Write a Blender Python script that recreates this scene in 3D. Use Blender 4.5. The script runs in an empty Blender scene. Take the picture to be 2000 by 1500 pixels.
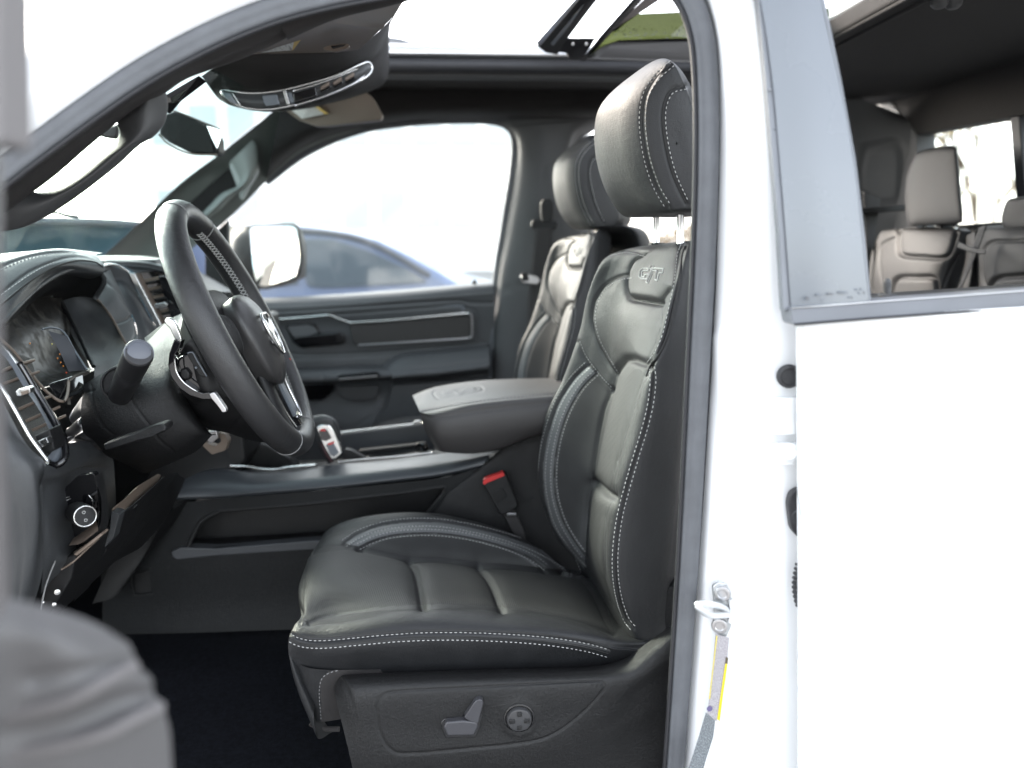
import bpy, bmesh, math, random
import numpy as np
from mathutils import Vector, Matrix
from mathutils.bvhtree import BVHTree

# ------------------------------------------------------------------ camera, world, sun, exposure
S = bpy.context.scene
COL = S.collection
PITCH, YAW, FPX = math.atan(290 / 1500.0), math.radians(3.0), 1500.0
CAM = np.array([0.0, 0.0, 1.5])
cd = bpy.data.cameras.new('camera'); cam = bpy.data.objects.new('camera', cd); COL.objects.link(cam)
cam.location = CAM
cam.rotation_euler = (math.pi / 2 - PITCH, 0, -YAW)
cd.sensor_width = 36; cd.lens = 36 * FPX / 2000.0
cd.clip_start = 0.02; cd.clip_end = 600
cd.dof.use_dof = True; cd.dof.focus_distance = 1.18; cd.dof.aperture_fstop = 2.3; cd.dof.aperture_blades = 9
S.camera = cam

SUN_EL, SUN_AZ = math.radians(24), math.radians(-42)     # azimuth measured from +Y towards +X
w = bpy.data.worlds.new('World'); S.world = w; w.use_nodes = True
wn = w.node_tree.nodes; wl = w.node_tree.links; wn.clear()
sky = wn.new('ShaderNodeTexSky'); sky.sky_type = 'NISHITA'; sky.sun_disc = False
sky.sun_elevation = SUN_EL; sky.sun_rotation = SUN_AZ
sky.air_density = 1.0; sky.dust_density = 2.0; sky.ozone_density = 0.6; sky.altitude = 100
bg = wn.new('ShaderNodeBackground'); bg.inputs['Strength'].default_value = 0.15
wo = wn.new('ShaderNodeOutputWorld')
hs_ = wn.new('ShaderNodeHueSaturation'); hs_.inputs['Saturation'].default_value = .3      # thin bright cloud veil
wl.new(sky.outputs[0], hs_.inputs['Color']); wl.new(hs_.outputs[0], bg.inputs[0]); wl.new(bg.outputs[0], wo.inputs[0])
sl = bpy.data.lights.new('sun', 'SUN'); sl.energy = 1.0; sl.angle = math.radians(11); sl.color = (1, .86, .72)
so = bpy.data.objects.new('sun', sl); COL.objects.link(so)
sd = Vector((math.sin(SUN_AZ) * math.cos(SUN_EL), math.cos(SUN_AZ) * math.cos(SUN_EL), math.sin(SUN_EL)))
so.rotation_euler = sd.to_track_quat('Z', 'Y').to_euler(); so.location = (0, 0, 8)
S.view_settings.view_transform = 'Standard'; S.view_settings.look = 'None'
S.view_settings.exposure = 2.9; S.view_settings.gamma = 1; S.view_settings.use_curve_mapping = False
S.render.engine = 'CYCLES'
try:
    S.cycles.use_denoising = True
    S.cycles.max_bounces = 10; S.cycles.transparent_max_bounces = 16
    S.cycles.caustics_reflective = False; S.cycles.caustics_refractive = False
except Exception: pass

# ------------------------------------------------------------------ projection helpers
cY, sY, cP, sP = math.cos(YAW), math.sin(YAW), math.cos(PITCH), math.sin(PITCH)
FWD = np.array([sY * cP, cY * cP, -sP]); RGT = np.array([cY, -sY, 0.0]); UPV = np.array([sY * sP, cY * sP, cP])
def ray(px, py): return FWD + RGT * ((px - 1000) / FPX) + UPV * ((750 - py) / FPX)
def P(px, py, Y):
    d = ray(px, py); return CAM + d * (Y / d[1])
def proj(p):
    p = np.asarray(p, float) - CAM
    z = p @ FWD
    return np.stack([1000 + FPX * (p @ RGT) / z, 750 - FPX * (p @ UPV) / z], -1)
def A(pts, Y=None):      # [(px,py[,Y])] -> n x 3
    return np.array([P(p[0], p[1], p[2] if len(p) > 2 else Y) for p in pts])
def mix(a, b, t): return a * (1 - t) + b * t

def cr(pts, n, closed=False):
    """Catmull-Rom resampling along axis 0, evenly in the index."""
    pts = np.asarray(pts, float); m = len(pts)
    t = np.linspace(0, m if closed else m - 1, n, endpoint=not closed)
    i = np.floor(t).astype(int)
    if not closed: i = np.minimum(i, m - 2)
    f = (t - i).reshape((-1,) + (1,) * (pts.ndim - 1))
    if closed: g = lambda k: pts[(i + k) % m]
    else:
        e = np.concatenate([[2 * pts[0] - pts[1]], pts, [2 * pts[-1] - pts[-2]]])
        g = lambda k: e[i + k + 1]
    a, b, c, d = g(-1), g(0), g(1), g(2)
    return .5 * (2 * b + (c - a) * f + (2 * a - 5 * b + 4 * c - d) * f ** 2 + (3 * b - a - 3 * c + d) * f ** 3)
def crl(pts, step, closed=False):
    """Catmull-Rom curve resampled evenly by length."""
    q = cr(pts, max(8, len(pts) * 24), closed)
    if closed: q = np.concatenate([q, q[:1]])
    L = np.concatenate([[0], np.cumsum(np.linalg.norm(np.diff(q, axis=0), axis=1))])
    n = max(2, int(round(L[-1] / step)) + 1)
    t = np.linspace(0, L[-1], n)
    r = np.stack([np.interp(t, L, q[:, k]) for k in range(q.shape[1])], -1)
    return r[:-1] if closed else r
def lin(pts, step):
    q = np.asarray(pts, float)
    L = np.concatenate([[0], np.cumsum(np.linalg.norm(np.diff(q, axis=0), axis=1))])
    t = np.linspace(0, L[-1], max(2, int(round(L[-1] / step)) + 1))
    return np.stack([np.interp(t, L, q[:, k]) for k in range(q.shape[1])], -1)
def rnd(pts, r=.25, n=4, closed=True):
    """round a polygon's corners: each corner becomes a small arc; r = fraction or per-point distances"""
    pts = [np.asarray(p, float) for p in pts]; out = []; m = len(pts)
    for k in range(m):
        p = pts[k]
        if not closed and k in (0, m - 1): out.append(p); continue
        a, b = pts[k - 1], pts[(k + 1) % m]
        la, lb = np.linalg.norm(a - p), np.linalg.norm(b - p)
        d = min(r, .48 * la, .48 * lb)
        s, e = p + (a - p) / la * d, p + (b - p) / lb * d
        for i in range(n + 1):
            t = i / n; out.append((1 - t) ** 2 * s + 2 * t * (1 - t) * p + t * t * e)
    return np.array(out)

# ------------------------------------------------------------------ materials
def mat(name, col, rough=.5, metal=0, bump=0, scale=600, kind='noise', var=0, vscale=8, coat=0, spec=.5, sheen=0, emit=None, estr=1, alpha=None, aniso=None):
    m = bpy.data.materials.new(name); m.use_nodes = True
    nt = m.node_tree; n = nt.nodes; l = nt.links; b = n['Principled BSDF']
    b.inputs['Base Color'].default_value = (*col, 1); b.inputs['Roughness'].default_value = rough
    b.inputs['Metallic'].default_value = metal; b.inputs['Specular IOR Level'].default_value = spec
    b.inputs['Coat Weight'].default_value = coat; b.inputs['Coat Roughness'].default_value = .05
    if sheen: b.inputs['Sheen Weight'].default_value = sheen; b.inputs['Sheen Roughness'].default_value = .5
    if emit: b.inputs['Emission Color'].default_value = (*emit, 1); b.inputs['Emission Strength'].default_value = estr
    tc = n.new('ShaderNodeTexCoord')
    if bump:
        if kind == 'leather':
            t = n.new('ShaderNodeTexVoronoi'); t.feature = 'DISTANCE_TO_EDGE'; t.inputs['Scale'].default_value = scale
            no = n.new('ShaderNodeTexNoise'); no.inputs['Scale'].default_value = scale * .35; no.inputs['Detail'].default_value = 3
            add = n.new('ShaderNodeMath'); add.operation = 'ADD'
            l.new(tc.outputs['Object'], no.inputs['Vector']); l.new(no.outputs[0], add.inputs[1])
            l.new(t.outputs['Distance'], add.inputs[0]); h = add.outputs[0]
        elif kind == 'perf':
            t = n.new('ShaderNodeTexVoronoi'); t.feature = 'F1'; t.inputs['Scale'].default_value = scale; t.inputs['Randomness'].default_value = 0
            h = t.outputs['Distance']
        elif kind == 'weave':
            t = n.new('ShaderNodeTexWave'); t.inputs['Scale'].default_value = scale; t.inputs['Distortion'].default_value = 0
            t.bands_direction = 'DIAGONAL'; h = t.outputs[0]
        else:
            t = n.new('ShaderNodeTexNoise'); t.inputs['Scale'].default_value = scale; t.inputs['Detail'].default_value = 4; h = t.outputs[0]
        l.new(tc.outputs['Object'], t.inputs['Vector'])
        bp = n.new('ShaderNodeBump'); bp.inputs['Strength'].default_value = bump; bp.inputs['Distance'].default_value = .0011
        l.new(h, bp.inputs['Height']); l.new(bp.outputs[0], b.inputs['Normal'])
    if var:
        t = n.new('ShaderNodeTexNoise'); t.inputs['Scale'].default_value = vscale; t.inputs['Detail'].default_value = 6
        l.new(tc.outputs['Object'], t.inputs['Vector'])
        r = n.new('ShaderNodeMapRange'); r.inputs[3].default_value = 1 - var; r.inputs[4].default_value = 1 + var
        r.inputs[1].default_value = .3; r.inputs[2].default_value = .7
        l.new(t.outputs[0], r.inputs[0])
        mx = n.new('ShaderNodeVectorMath'); mx.operation = 'SCALE'; mx.inputs[0].default_value = col
        l.new(r.outputs[0], mx.inputs['Scale']); l.new(mx.outputs[0], b.inputs['Base Color'])
        r2 = n.new('ShaderNodeMapRange'); r2.inputs[3].default_value = max(0, rough - .07); r2.inputs[4].default_value = min(1, rough + .07)
        l.new(t.outputs[0], r2.inputs[0]); l.new(r2.outputs[0], b.inputs['Roughness'])
    return m
def glass(name, tint=(1, 1, 1), refl=.06, rough=0.0, top=.3):
    m = bpy.data.materials.new(name); m.use_nodes = True; n = m.node_tree.nodes; l = m.node_tree.links; n.clear()
    tr = n.new('ShaderNodeBsdfTransparent'); tr.inputs[0].default_value = (*tint, 1)
    gl = n.new('ShaderNodeBsdfGlossy'); gl.inputs['Roughness'].default_value = rough
    fr = n.new('ShaderNodeLayerWeight'); fr.inputs['Blend'].default_value = .15
    mr = n.new('ShaderNodeMapRange'); mr.inputs[3].default_value = refl; mr.inputs[4].default_value = top
    mx = n.new('ShaderNodeMixShader'); o = n.new('ShaderNodeOutputMaterial')
    l.new(fr.outputs['Fresnel'], mr.inputs[0]); l.new(mr.outputs[0], mx.inputs[0])
    l.new(tr.outputs[0], mx.inputs[1]); l.new(gl.outputs[0], mx.inputs[2]); l.new(mx.outputs[0], o.inputs[0])
    return m
M = {}
M['leather'] = mat('black_leather', (.0145, .015, .0163), .47, bump=.45, scale=520, kind='leather', var=.12, vscale=30, spec=.42)
M['leather_soft'] = mat('soft_leather', (.019, .0195, .0205), .56, bump=.5, scale=420, kind='leather', var=.1, vscale=20, spec=.38)
M['perf'] = mat('perforated_leather', (.015, .015, .0158), .62, bump=.5, scale=330, kind='perf', spec=.4)
M['suede'] = mat('suede', (.012, .012, .0125), .9, bump=.4, scale=500, var=.35, vscale=26, sheen=.25)
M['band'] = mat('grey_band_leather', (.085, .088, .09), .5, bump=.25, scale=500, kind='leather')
M['plastic'] = mat('grained_plastic', (.0092, .0092, .0097), .48, bump=.8, scale=650, kind='leather', var=.08, vscale=12, spec=.4)
M['plastic2'] = mat('dark_plastic', (.006, .006, .0065), .5, bump=.4, scale=700, kind='leather', spec=.35)
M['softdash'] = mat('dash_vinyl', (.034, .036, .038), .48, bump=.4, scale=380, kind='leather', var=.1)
M['gloss'] = mat('gloss_black', (.006, .006, .007), .08, coat=.6)
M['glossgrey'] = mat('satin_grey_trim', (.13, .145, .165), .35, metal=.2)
M['chrome'] = mat('satin_chrome', (.66, .66, .65), .26, metal=1)
M['chrome2'] = mat('brushed_chrome', (.5, .5, .51), .28, metal=1, bump=.1, scale=300)
M['stitch'] = mat('white_thread', (.42, .42, .41), .8)
M['stitchg'] = mat('grey_thread', (.22, .22, .22), .8)
M['pipe'] = mat('black_piping', (.008, .008, .008), .6)
M['paint'] = mat('white_paint', (.82, .83, .84), .22, coat=.8, var=.015, vscale=3)
M['seal'] = mat('rubber_seal', (.10, .105, .115), .55, bump=.4, scale=900, var=.12, vscale=40)
M['seal_dark'] = mat('dark_rubber', (.022, .022, .025), .6, bump=.3, scale=600, var=.1)
M['rubber'] = mat('rubber', (.03, .03, .033), .5, bump=.3, scale=300)
M['liner'] = mat('black_headliner', (.011, .0098, .0095), .95, bump=.5, scale=900, var=.12, vscale=60)
M['cloth'] = mat('pillar_cloth', (.04, .037, .037), .85, bump=.8, scale=420, kind='weave', var=.08)
M['pillar'] = mat('pillar_plastic', (.055, .056, .058), .6, bump=.35, scale=500, var=.08)
M['visor'] = mat('visor_vinyl', (.14, .108, .085), .55, bump=.3, scale=400, var=.06)
M['carpet'] = mat('black_carpet', (.0055, .0062, .0085), 1.0, bump=1, scale=300, var=.4, vscale=120, spec=.1)
M['belt'] = mat('seat_belt_webbing', (.045, .043, .043), .7, bump=.6, scale=400, kind='weave')
M['red'] = mat('red_button', (.55, .03, .03), .45)
M['glass'] = glass('window_glass', (.97, .99, .98), .02, top=.1)
M['glass_shield'] = glass('windscreen_glass', (.86, .94, .93), .015, top=.06)
M['trimgrey'] = mat('pillar_applique', (.13, .145, .165), .28, coat=.4, var=.04, vscale=5)
M['moldgrey'] = mat('belt_moulding', (.155, .165, .185), .38, var=.08, vscale=14)

# ------------------------------------------------------------------ object builders
BASE = {}
def thing(name, label, cat, loc, group=None):
    o = bpy.data.objects.new(name, None); COL.objects.link(o); o.location = tuple(loc)
    o.empty_display_size = .05
    o['label'] = label; o['category'] = cat
    if group: o['group'] = group
    BASE[o] = np.array(loc, float)
    return o
def base_of(o):
    while o is not None:
        if o in BASE: return BASE[o]
        o = o.parent
    return np.zeros(3)
def link(name, verts, faces, m, parent=None, smooth=True, mats=None, mi=None, normals=None, stuff=False, label=None):
    verts = np.asarray(verts, float) - base_of(parent)
    me = bpy.data.meshes.new(name)
    me.from_pydata(verts.tolist(), [], [list(map(int, f)) for f in faces])
    for k in (mats or [m]): me.materials.append(k)
    if mi is not None: me.polygons.foreach_set('material_index', np.asarray(mi, np.int32))
    me.polygons.foreach_set('use_smooth', [smooth] * len(me.polygons))
    me.update()
    if normals is not None: me.normals_split_custom_set_from_vertices(normals.tolist())
    o = bpy.data.objects.new(name, me); COL.objects.link(o)
    if parent is not None: o.parent = parent
    if stuff: o['kind'] = 'stuff'
    if label: o['label'] = label
    return o
def bevel(o, wdt, seg=2, ang=30):
    b = o.modifiers.new('bevel', 'BEVEL'); b.width = wdt; b.segments = seg; b.limit_method = 'ANGLE'; b.angle_limit = math.radians(ang); b.harden_normals = True
    return o
def poly(name, pts3, vec, m, parent=None, bev=0, seg=2, label=None, smooth=True):
    """closed outline (n x 3) extruded by the vector; a solid with its own thickness"""
    pts = np.asarray(pts3, float); n = len(pts); vec = np.asarray(vec, float)
    v = np.concatenate([pts, pts + vec]); f = [list(range(n))[::-1], list(range(n, 2 * n))]
    f += [[k, (k + 1) % n, (k + 1) % n + n, k + n] for k in range(n)]
    o = link(name, v, f, m, parent, smooth=bool(bev) and smooth, label=label)
    bm = bmesh.new(); bm.from_mesh(o.data); bmesh.ops.recalc_face_normals(bm, faces=bm.faces); bm.to_mesh(o.data); bm.free()
    if bev: bevel(o, bev, seg)
    return o
def plate(name, px, Y, th, m, parent=None, bev=.002, r=0, seg=2, label=None, n=4):
    """outline in photo pixels at the depth Y (or per point), th metres thick away from the camera side"""
    p = np.array([(q[0], q[1], q[2] if len(q) > 2 else Y) for q in px], float)
    if r: p = rnd(p, r, n)
    return poly(name, A(p), (0, th, 0), m, parent, bev, seg, label)
def grid_faces(nu, nv, cu=False, cv=False):
    U, V = nu - (0 if cu else 1), nv - (0 if cv else 1)
    i, j = np.meshgrid(np.arange(U), np.arange(V), indexing='ij')
    i2, j2 = (i + 1) % nu, (j + 1) % nv
    return np.stack([i * nv + j, i * nv + j2, i2 * nv + j2, i2 * nv + j], -1).reshape(-1, 4)
def sweep(name, path, r, m, parent=None, closed=False, n=10, prof=None, ref=(0, 1, 0), caps=True, label=None, smooth=True, stuff=False, add=None):
    """tube or profile swept along a path; r: radius or list; prof: [(side, up)] in metres, scaled by r"""
    path = np.asarray(path, float); k = len(path)
    t = (np.roll(path, -1, 0) - np.roll(path, 1, 0)) if closed else np.gradient(path, axis=0)
    t /= np.linalg.norm(t, axis=1)[:, None] + 1e-12
    ref = np.asarray(ref, float)
    s = np.cross(t, ref); s /= np.linalg.norm(s, axis=1)[:, None] + 1e-12
    u = np.cross(s, t)
    if prof is None: prof = [(math.cos(a), math.sin(a)) for a in np.linspace(0, 2 * math.pi, n, endpoint=False)]
    prof = np.asarray(prof, float); rr = np.broadcast_to(np.asarray(r, float), (k,))
    v = path[:, None] + rr[:, None, None] * (prof[None, :, :1] * s[:, None] + prof[None, :, 1:] * u[:, None])
    q = len(prof); f = grid_faces(k, q, closed, True).tolist()
    if caps and not closed: f += [list(range(q)), [(k - 1) * q + j for j in range(q)][::-1]]
    v = v.reshape(-1, 3)
    if add is not None:
        off = add['n']; add['v'].append(v); add['f'] += [[a + off for a in ff] for ff in f]; add['n'] += len(v); return
    o = link(name, v, f, m, parent, smooth, label=label, stuff=stuff)
    return o
def acc(): return {'v': [], 'f': [], 'n': 0}
def accadd(a, v, f):
    off = a['n']; a['v'].append(np.asarray(v, float)); a['f'] += [[x + off for x in ff] for ff in f]; a['n'] += len(v)
def flush(name, a, m, parent, smooth=False, stuff=False, label=None):
    if a['n']: return link(name, np.concatenate(a['v']), a['f'], m, parent, smooth, stuff=stuff, label=label)
def recalc(o):
    bm = bmesh.new(); bm.from_mesh(o.data); bmesh.ops.recalc_face_normals(bm, faces=bm.faces); bm.to_mesh(o.data); bm.free(); return o
BOXF = [[0, 3, 2, 1], [4, 5, 6, 7], [0, 1, 5, 4], [1, 2, 6, 5], [2, 3, 7, 6], [3, 0, 4, 7]]
def boxv(c, h, R=None):
    c = np.asarray(c, float); s = np.array([(-1, -1, -1), (1, -1, -1), (1, 1, -1), (-1, 1, -1), (-1, -1, 1), (1, -1, 1), (1, 1, 1), (-1, 1, 1)], float) * np.asarray(h, float)
    if R is not None: s = s @ np.asarray(R).T
    return c + s
def box(name, c, h, m, parent=None, bev=.002, R=None, label=None):
    o = link(name, boxv(c, h, R), BOXF, m, parent, smooth=bool(bev), label=label)
    if bev: bevel(o, bev)
    return o
def frame(z, x=(0, 0, 1)):
    z = np.asarray(z, float); z = z / np.linalg.norm(z); x = np.asarray(x, float)
    x = x - z * (x @ z); x /= np.linalg.norm(x); y = np.cross(z, x); return np.stack([x, y, z], 1)
def lathe(name, c, axis, prof, m, parent=None, n=32, label=None, smooth=True, ref=(0, 0, 1), bev=0):
    """prof: [(radius, height along the axis)]"""
    R = frame(axis, ref); a = np.linspace(0, 2 * math.pi, n, endpoint=False)
    v = np.array([[c + R @ np.array([r * math.cos(t), r * math.sin(t), h]) for t in a] for r, h in prof]).reshape(-1, 3)
    f = grid_faces(len(prof), n, False, True).tolist()
    f += [list(range(n)), [(len(prof) - 1) * n + j for j in range(n)][::-1]]
    o = link(name, v, f, m, parent, smooth, label=label); recalc(o)
    if smooth:
        bevel(o, bev or .0004, 2, 35)
    return o

# ---- smooth sheets from rows of control points, with seams pressed in
def pdist(q, path):
    """distance of points q (n x 2) to a polyline"""
    best = np.full(len(q), 1e9)
    for a, b in zip(path[:-1], path[1:]):
        d = b - a; L = d @ d + 1e-9
        t = np.clip(((q - a) @ d) / L, 0, 1)
        best = np.minimum(best, np.linalg.norm(q - (a + t[:, None] * d), axis=1))
    return best
def inside(q, pl):
    pl = np.asarray(pl, float); x, y = q[:, 0], q[:, 1]; c = np.zeros(len(q), bool)
    for (x1, y1), (x2, y2) in zip(pl, np.roll(pl, -1, 0)):
        k = (y1 > y) != (y2 > y)
        with np.errstate(divide='ignore', invalid='ignore'):
            c ^= k & (x < (x2 - x1) * (y - y1) / (y2 - y1 + 1e-12) + x1)
    return c
class Sheet:
    def __init__(s, rows, nu, nv, cu=False, cv=False, out=None, Y=None):
        g = np.array([[P(*c[:3]) if not isinstance(c, np.ndarray) else c for c in r] for r in rows])
        g = cr(g, nu, cu)                                     # along the rows
        g = np.swapaxes(cr(np.swapaxes(g, 0, 1), nv, cv), 0, 1)
        s.nu, s.nv, s.cu, s.cv = nu, nv, cu, cv
        s.v = g.reshape(-1, 3); s.f = grid_faces(nu, nv, cu, cv)
        s.orient(out); s.px0 = proj(s.v)
    def normals(s):
        a = s.v[s.f]; fn = np.cross(a[:, 2] - a[:, 0], a[:, 3] - a[:, 1])
        n = np.zeros_like(s.v)
        for k in range(4): np.add.at(n, s.f[:, k], fn)
        s.fn = fn / (np.linalg.norm(fn, axis=1)[:, None] + 1e-15)
        return n / (np.linalg.norm(n, axis=1)[:, None] + 1e-15)
    def orient(s, out):
        n = s.normals()
        if out is None: d = (CAM - s.v); flip = (n * d).sum() < 0
        else: flip = ((s.v - np.asarray(out)) * n).sum() < 0
        if flip: s.f = s.f[:, ::-1].copy()
        s.n = s.normals()
    def facing(s): return ((CAM - s.v) * s.n).sum(1) > 0
    def press(s, path, depth, wid, curve=True, ends=True):
        """a seam along a pixel path: depth in metres, width in pixels"""
        path = np.asarray(path, float)
        if curve and len(path) > 2: path = cr(path, len(path) * 8)
        lo, hi = path.min(0) - 4 * wid, path.max(0) + 4 * wid
        k = np.where(((s.px0 > lo) & (s.px0 < hi)).all(1) & s.facing())[0]
        if not len(k): return s
        d = pdist(s.px0[k], path)
        s.v[k] -= s.n[k] * (depth * np.exp(-(d / wid) ** 2))[:, None]
        return s
    def swell(s, pl, h, wid):
        """puff the inside of a pixel polygon outwards, rounding to nothing at its edge within wid pixels"""
        pl = np.asarray(pl, float); k = np.where(inside(s.px0, pl) & s.facing())[0]
        if not len(k): return s
        d = pdist(s.px0[k], np.concatenate([pl, pl[:1]]))
        t = np.clip(d / wid, 0, 1)
        s.v[k] += s.n[k] * (h * np.sqrt(1 - (1 - t) ** 2))[:, None]
        return s
    def done(s): s.n = s.normals(); s.bvh = BVHTree.FromPolygons(s.v.tolist(), s.f.tolist()); return s
    def hit(s, px, py):
        d = ray(px, py); d /= np.linalg.norm(d)
        r = s.bvh.ray_cast(Vector(CAM), Vector(d))
        if r[0] is None: return None
        n = np.array(r[1]); n = n if n @ d < 0 else -n
        return np.array(r[0]), n
    def land(s, path, step=2.0, curve=True, closed=False):
        path = np.asarray(path, float)
        q = crl(path, step, closed) if curve and len(path) > 2 else lin(path, step)
        h = [s.hit(*x) for x in q]; h = [x for x in h if x]
        return np.array([x[0] for x in h]).reshape(-1, 3), np.array([x[1] for x in h]).reshape(-1, 3)
    def parts(s, regions, rest, parent):
        """regions: [(name, pixel polygon, material)], each becomes a mesh of its own; rest: (name, material)"""
        c = proj(s.v[s.f].mean(1)); own = np.full(len(s.f), -1); fc = ((CAM - s.v[s.f].mean(1)) * s.fn).sum(1) > 0
        for k, (nm, pl, m) in enumerate(regions):
            pl = np.asarray(pl, float)
            own[inside(c, pl) & fc] = k
        res = []
        for k, (nm, m) in [(-1, rest)] + [(k, (r[0], r[2])) for k, r in enumerate(regions)]:
            sel = s.f[own == k]
            if not len(sel): continue
            ids, inv = np.unique(sel, return_inverse=True)
            res.append(link(nm, s.v[ids], inv.reshape(-1, 4), m, parent, normals=s.n[ids]))
        return res
def stitches(a, pts, nrm, dash=.0042, gap=.0028, r=.00062, lift=.0004):
    """little thread dashes along a landed path"""
    if len(pts) < 3: return
    L = np.concatenate([[0], np.cumsum(np.linalg.norm(np.diff(pts, axis=0), axis=1))])
    jump = np.linalg.norm(np.diff(pts, axis=0), axis=1)
    x = 0
    while x + dash < L[-1]:
        e = [np.array([np.interp(x + o, L, pts[:, k]) for k in range(3)]) for o in (0, dash)]
        nn = np.array([np.interp(x + dash / 2, L, nrm[:, k]) for k in range(3)])
        t = e[1] - e[0]; ln = np.linalg.norm(t); x += dash + gap
        if ln > dash * 1.6 or ln < dash * .2: continue
        t /= ln; nn = nn - t * (nn @ t); nn /= np.linalg.norm(nn) + 1e-9; b = np.cross(t, nn)
        c = (e[0] + e[1]) / 2 + nn * lift
        e0, e1 = e[0] - nn * r * .5, e[1] - nn * r * .5
        v = [e0, e1] + [c + s * t * ln * .32 + q for s in (-1, 1) for q in (b * r, nn * r, -b * r, -nn * r)]
        f = [[0, 3, 2], [0, 4, 3], [0, 5, 4], [0, 2, 5], [1, 6, 7], [1, 7, 8], [1, 8, 9], [1, 9, 6]] + [[2 + k, 2 + (k + 1) % 4, 6 + (k + 1) % 4, 6 + k] for k in range(4)]
        accadd(a, v, f)
def seam_stitch(sheet, a, path, **kw):
    p, n = sheet.land(path); stitches(a, p, n, **kw)
def seam_pipe(sheet, a, path, r=.0012, sink=.0004, closed=False, curve=True):
    p, n = sheet.land(path, 3.0, closed=closed, curve=curve)
    if len(p) < 3: return
    k = np.linalg.norm(np.diff(p, axis=0), axis=1); cut = [0] + [i + 1 for i in np.where(k > .02)[0]] + [len(p)]
    for a0, b0 in zip(cut[:-1], cut[1:]):
        if b0 - a0 > 2: sweep('', p[a0:b0] - n[a0:b0] * sink, r, None, n=6, add=a, ref=n[a0:b0].mean(0))
def text_px(*a): pass

# ================================================================== FRONT SEATS
def offs(pts, d):
    """offset a pixel path sideways by d pixels"""
    p = cr(np.asarray(pts, float), len(pts) * 4); t = np.gradient(p, axis=0); t /= np.linalg.norm(t, axis=1)[:, None] + 1e-9
    return p + np.stack([-t[:, 1], t[:, 0]], -1) * d
seat = thing('front_seat', "black leather driver's seat with white double stitching, nearest the open door", 'car seat', P(900, 1500, 1.3) * [1, 1, 0] + [0, 0, .55], 'front bucket seats')

# ---------- cushion
def cush():
    S3 = [(640, 1310, 1.035), (640, 1262, 1.02), (640, 1222, 1.05), (660, 1200, 1.12), (650, 1112, 1.28), (668, 1067, 1.42), (690, 1035, 1.49), (712, 1011, 1.55)]
    F2 = [(575, 1300, 1.04), (567, 1250, 1.035), (575, 1222, 1.06), (592, 1195, 1.12), (587, 1140, 1.28), (606, 1087, 1.42), (624, 1058, 1.49), (641, 1040, 1.55)]
    rows = [F2, S3,
        [(800, 1306, 1.03), (800, 1248, 1.015), (800, 1205, 1.04), (805, 1178, 1.10), (800, 1132, 1.28), (815, 1084, 1.42), (830, 1032, 1.49), (835, 1003, 1.55)],
        [(990, 1300, 1.03), (980, 1243, 1.015), (980, 1210, 1.04), (985, 1186, 1.10), (960, 1142, 1.28), (950, 1096, 1.42), (960, 1052, 1.49), (960, 1030, 1.55)],
        [(1130, 1286, 1.03), (1120, 1250, 1.02), (1120, 1225, 1.04), (1120, 1202, 1.10), (1100, 1162, 1.28), (1060, 1113, 1.42), (1050, 1088, 1.49), (1045, 1068, 1.55)],
        [(1235, 1275, 1.03), (1210, 1265, 1.03), (1215, 1250, 1.04), (1220, 1235, 1.10), (1190, 1190, 1.28), (1130, 1128, 1.42), (1112, 1120, 1.49), (1100, 1112, 1.55)],
        [(1300, 1282, 1.05), (1280, 1268, 1.05), (1285, 1252, 1.06), (1285, 1240, 1.12), (1250, 1200, 1.28), (1190, 1140, 1.42), (1170, 1130, 1.49), (1160, 1120, 1.55)]]
    g = [[P(*c) for c in r] for r in rows]
    for r in g: r.append(r[-1] + np.array([0, .03, -.10])); r.insert(0, r[0] + np.array([0, .02, -.05]))
    F = g[0]; d = np.array([1.0, 0, 0])
    f1 = [p + np.array([.004, 0, -.045]) for p in F]; f0 = [p + np.array([.028, 0, -.12]) for p in F]
    f1[0] = F[0] + [.02, 0, -.03]; f0[0] = F[0] + [.045, .0, -.075]
    return Sheet([f0, f1] + g, 330, 240, out=P(850, 1150, 1.3) - [0, 0, .1])
cu = cush()
seamA = [(702, 1066), (745, 1075), (800, 1086), (865, 1089), (935, 1098), (1030, 1106), (1128, 1119)]
band_o = [(672, 1060), (700, 1042), (745, 1026), (800, 1019), (860, 1020), (920, 1030), (980, 1045), (1040, 1066), (1090, 1092), (1114, 1112)]
band_i = [(700, 1068), (730, 1054), (770, 1044), (825, 1040), (880, 1043), (940, 1054), (1000, 1072), (1040, 1090), (1068, 1110)]
seamN = [(606, 1214), (632, 1204), (680, 1194), (740, 1186), (810, 1181), (880, 1181), (960, 1184), (1040, 1192), (1110, 1205), (1170, 1222), (1200, 1236)]
seamFL = [(606, 1082), (625, 1068), (650, 1062), (680, 1064), (706, 1068)]
seam1 = [(800, 1086), (812, 1110), (820, 1145), (827, 1181)]
seam2 = [(935, 1098), (952, 1125), (968, 1155), (982, 1185)]
side_st = [(566, 1238), (590, 1249), (630, 1252), (700, 1246), (780, 1239), (870, 1236), (960, 1238), (1040, 1243), (1100, 1250), (1150, 1259), (1190, 1270)]
cu.press(seamA, .005, 6).press(seamA, .006, 22)
cu.press(band_o, .003, 3.5).press(band_i, .0035, 3.5).press(offs(band_o, 9), .0015, 2.5)
cu.press(seamN, .004, 6).press(offs(seamN, -16), .006, 15).press(seamFL, .003, 5)
for sm in (seam1, seam2): cu.press(sm, .006, 5).press(sm, .004, 18)
cu.press(side_st, .0028, 2.6)
cu.swell([(600, 1085), (700, 1070), (800, 1088), (825, 1180), (700, 1192), (588, 1222)], .004, 50)
cu.swell([(802, 1088), (935, 1100), (980, 1184), (828, 1180)], .004, 40)
cu.swell([(937, 1100), (1128, 1120), (1195, 1230), (985, 1185)], .004, 50)
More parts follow.
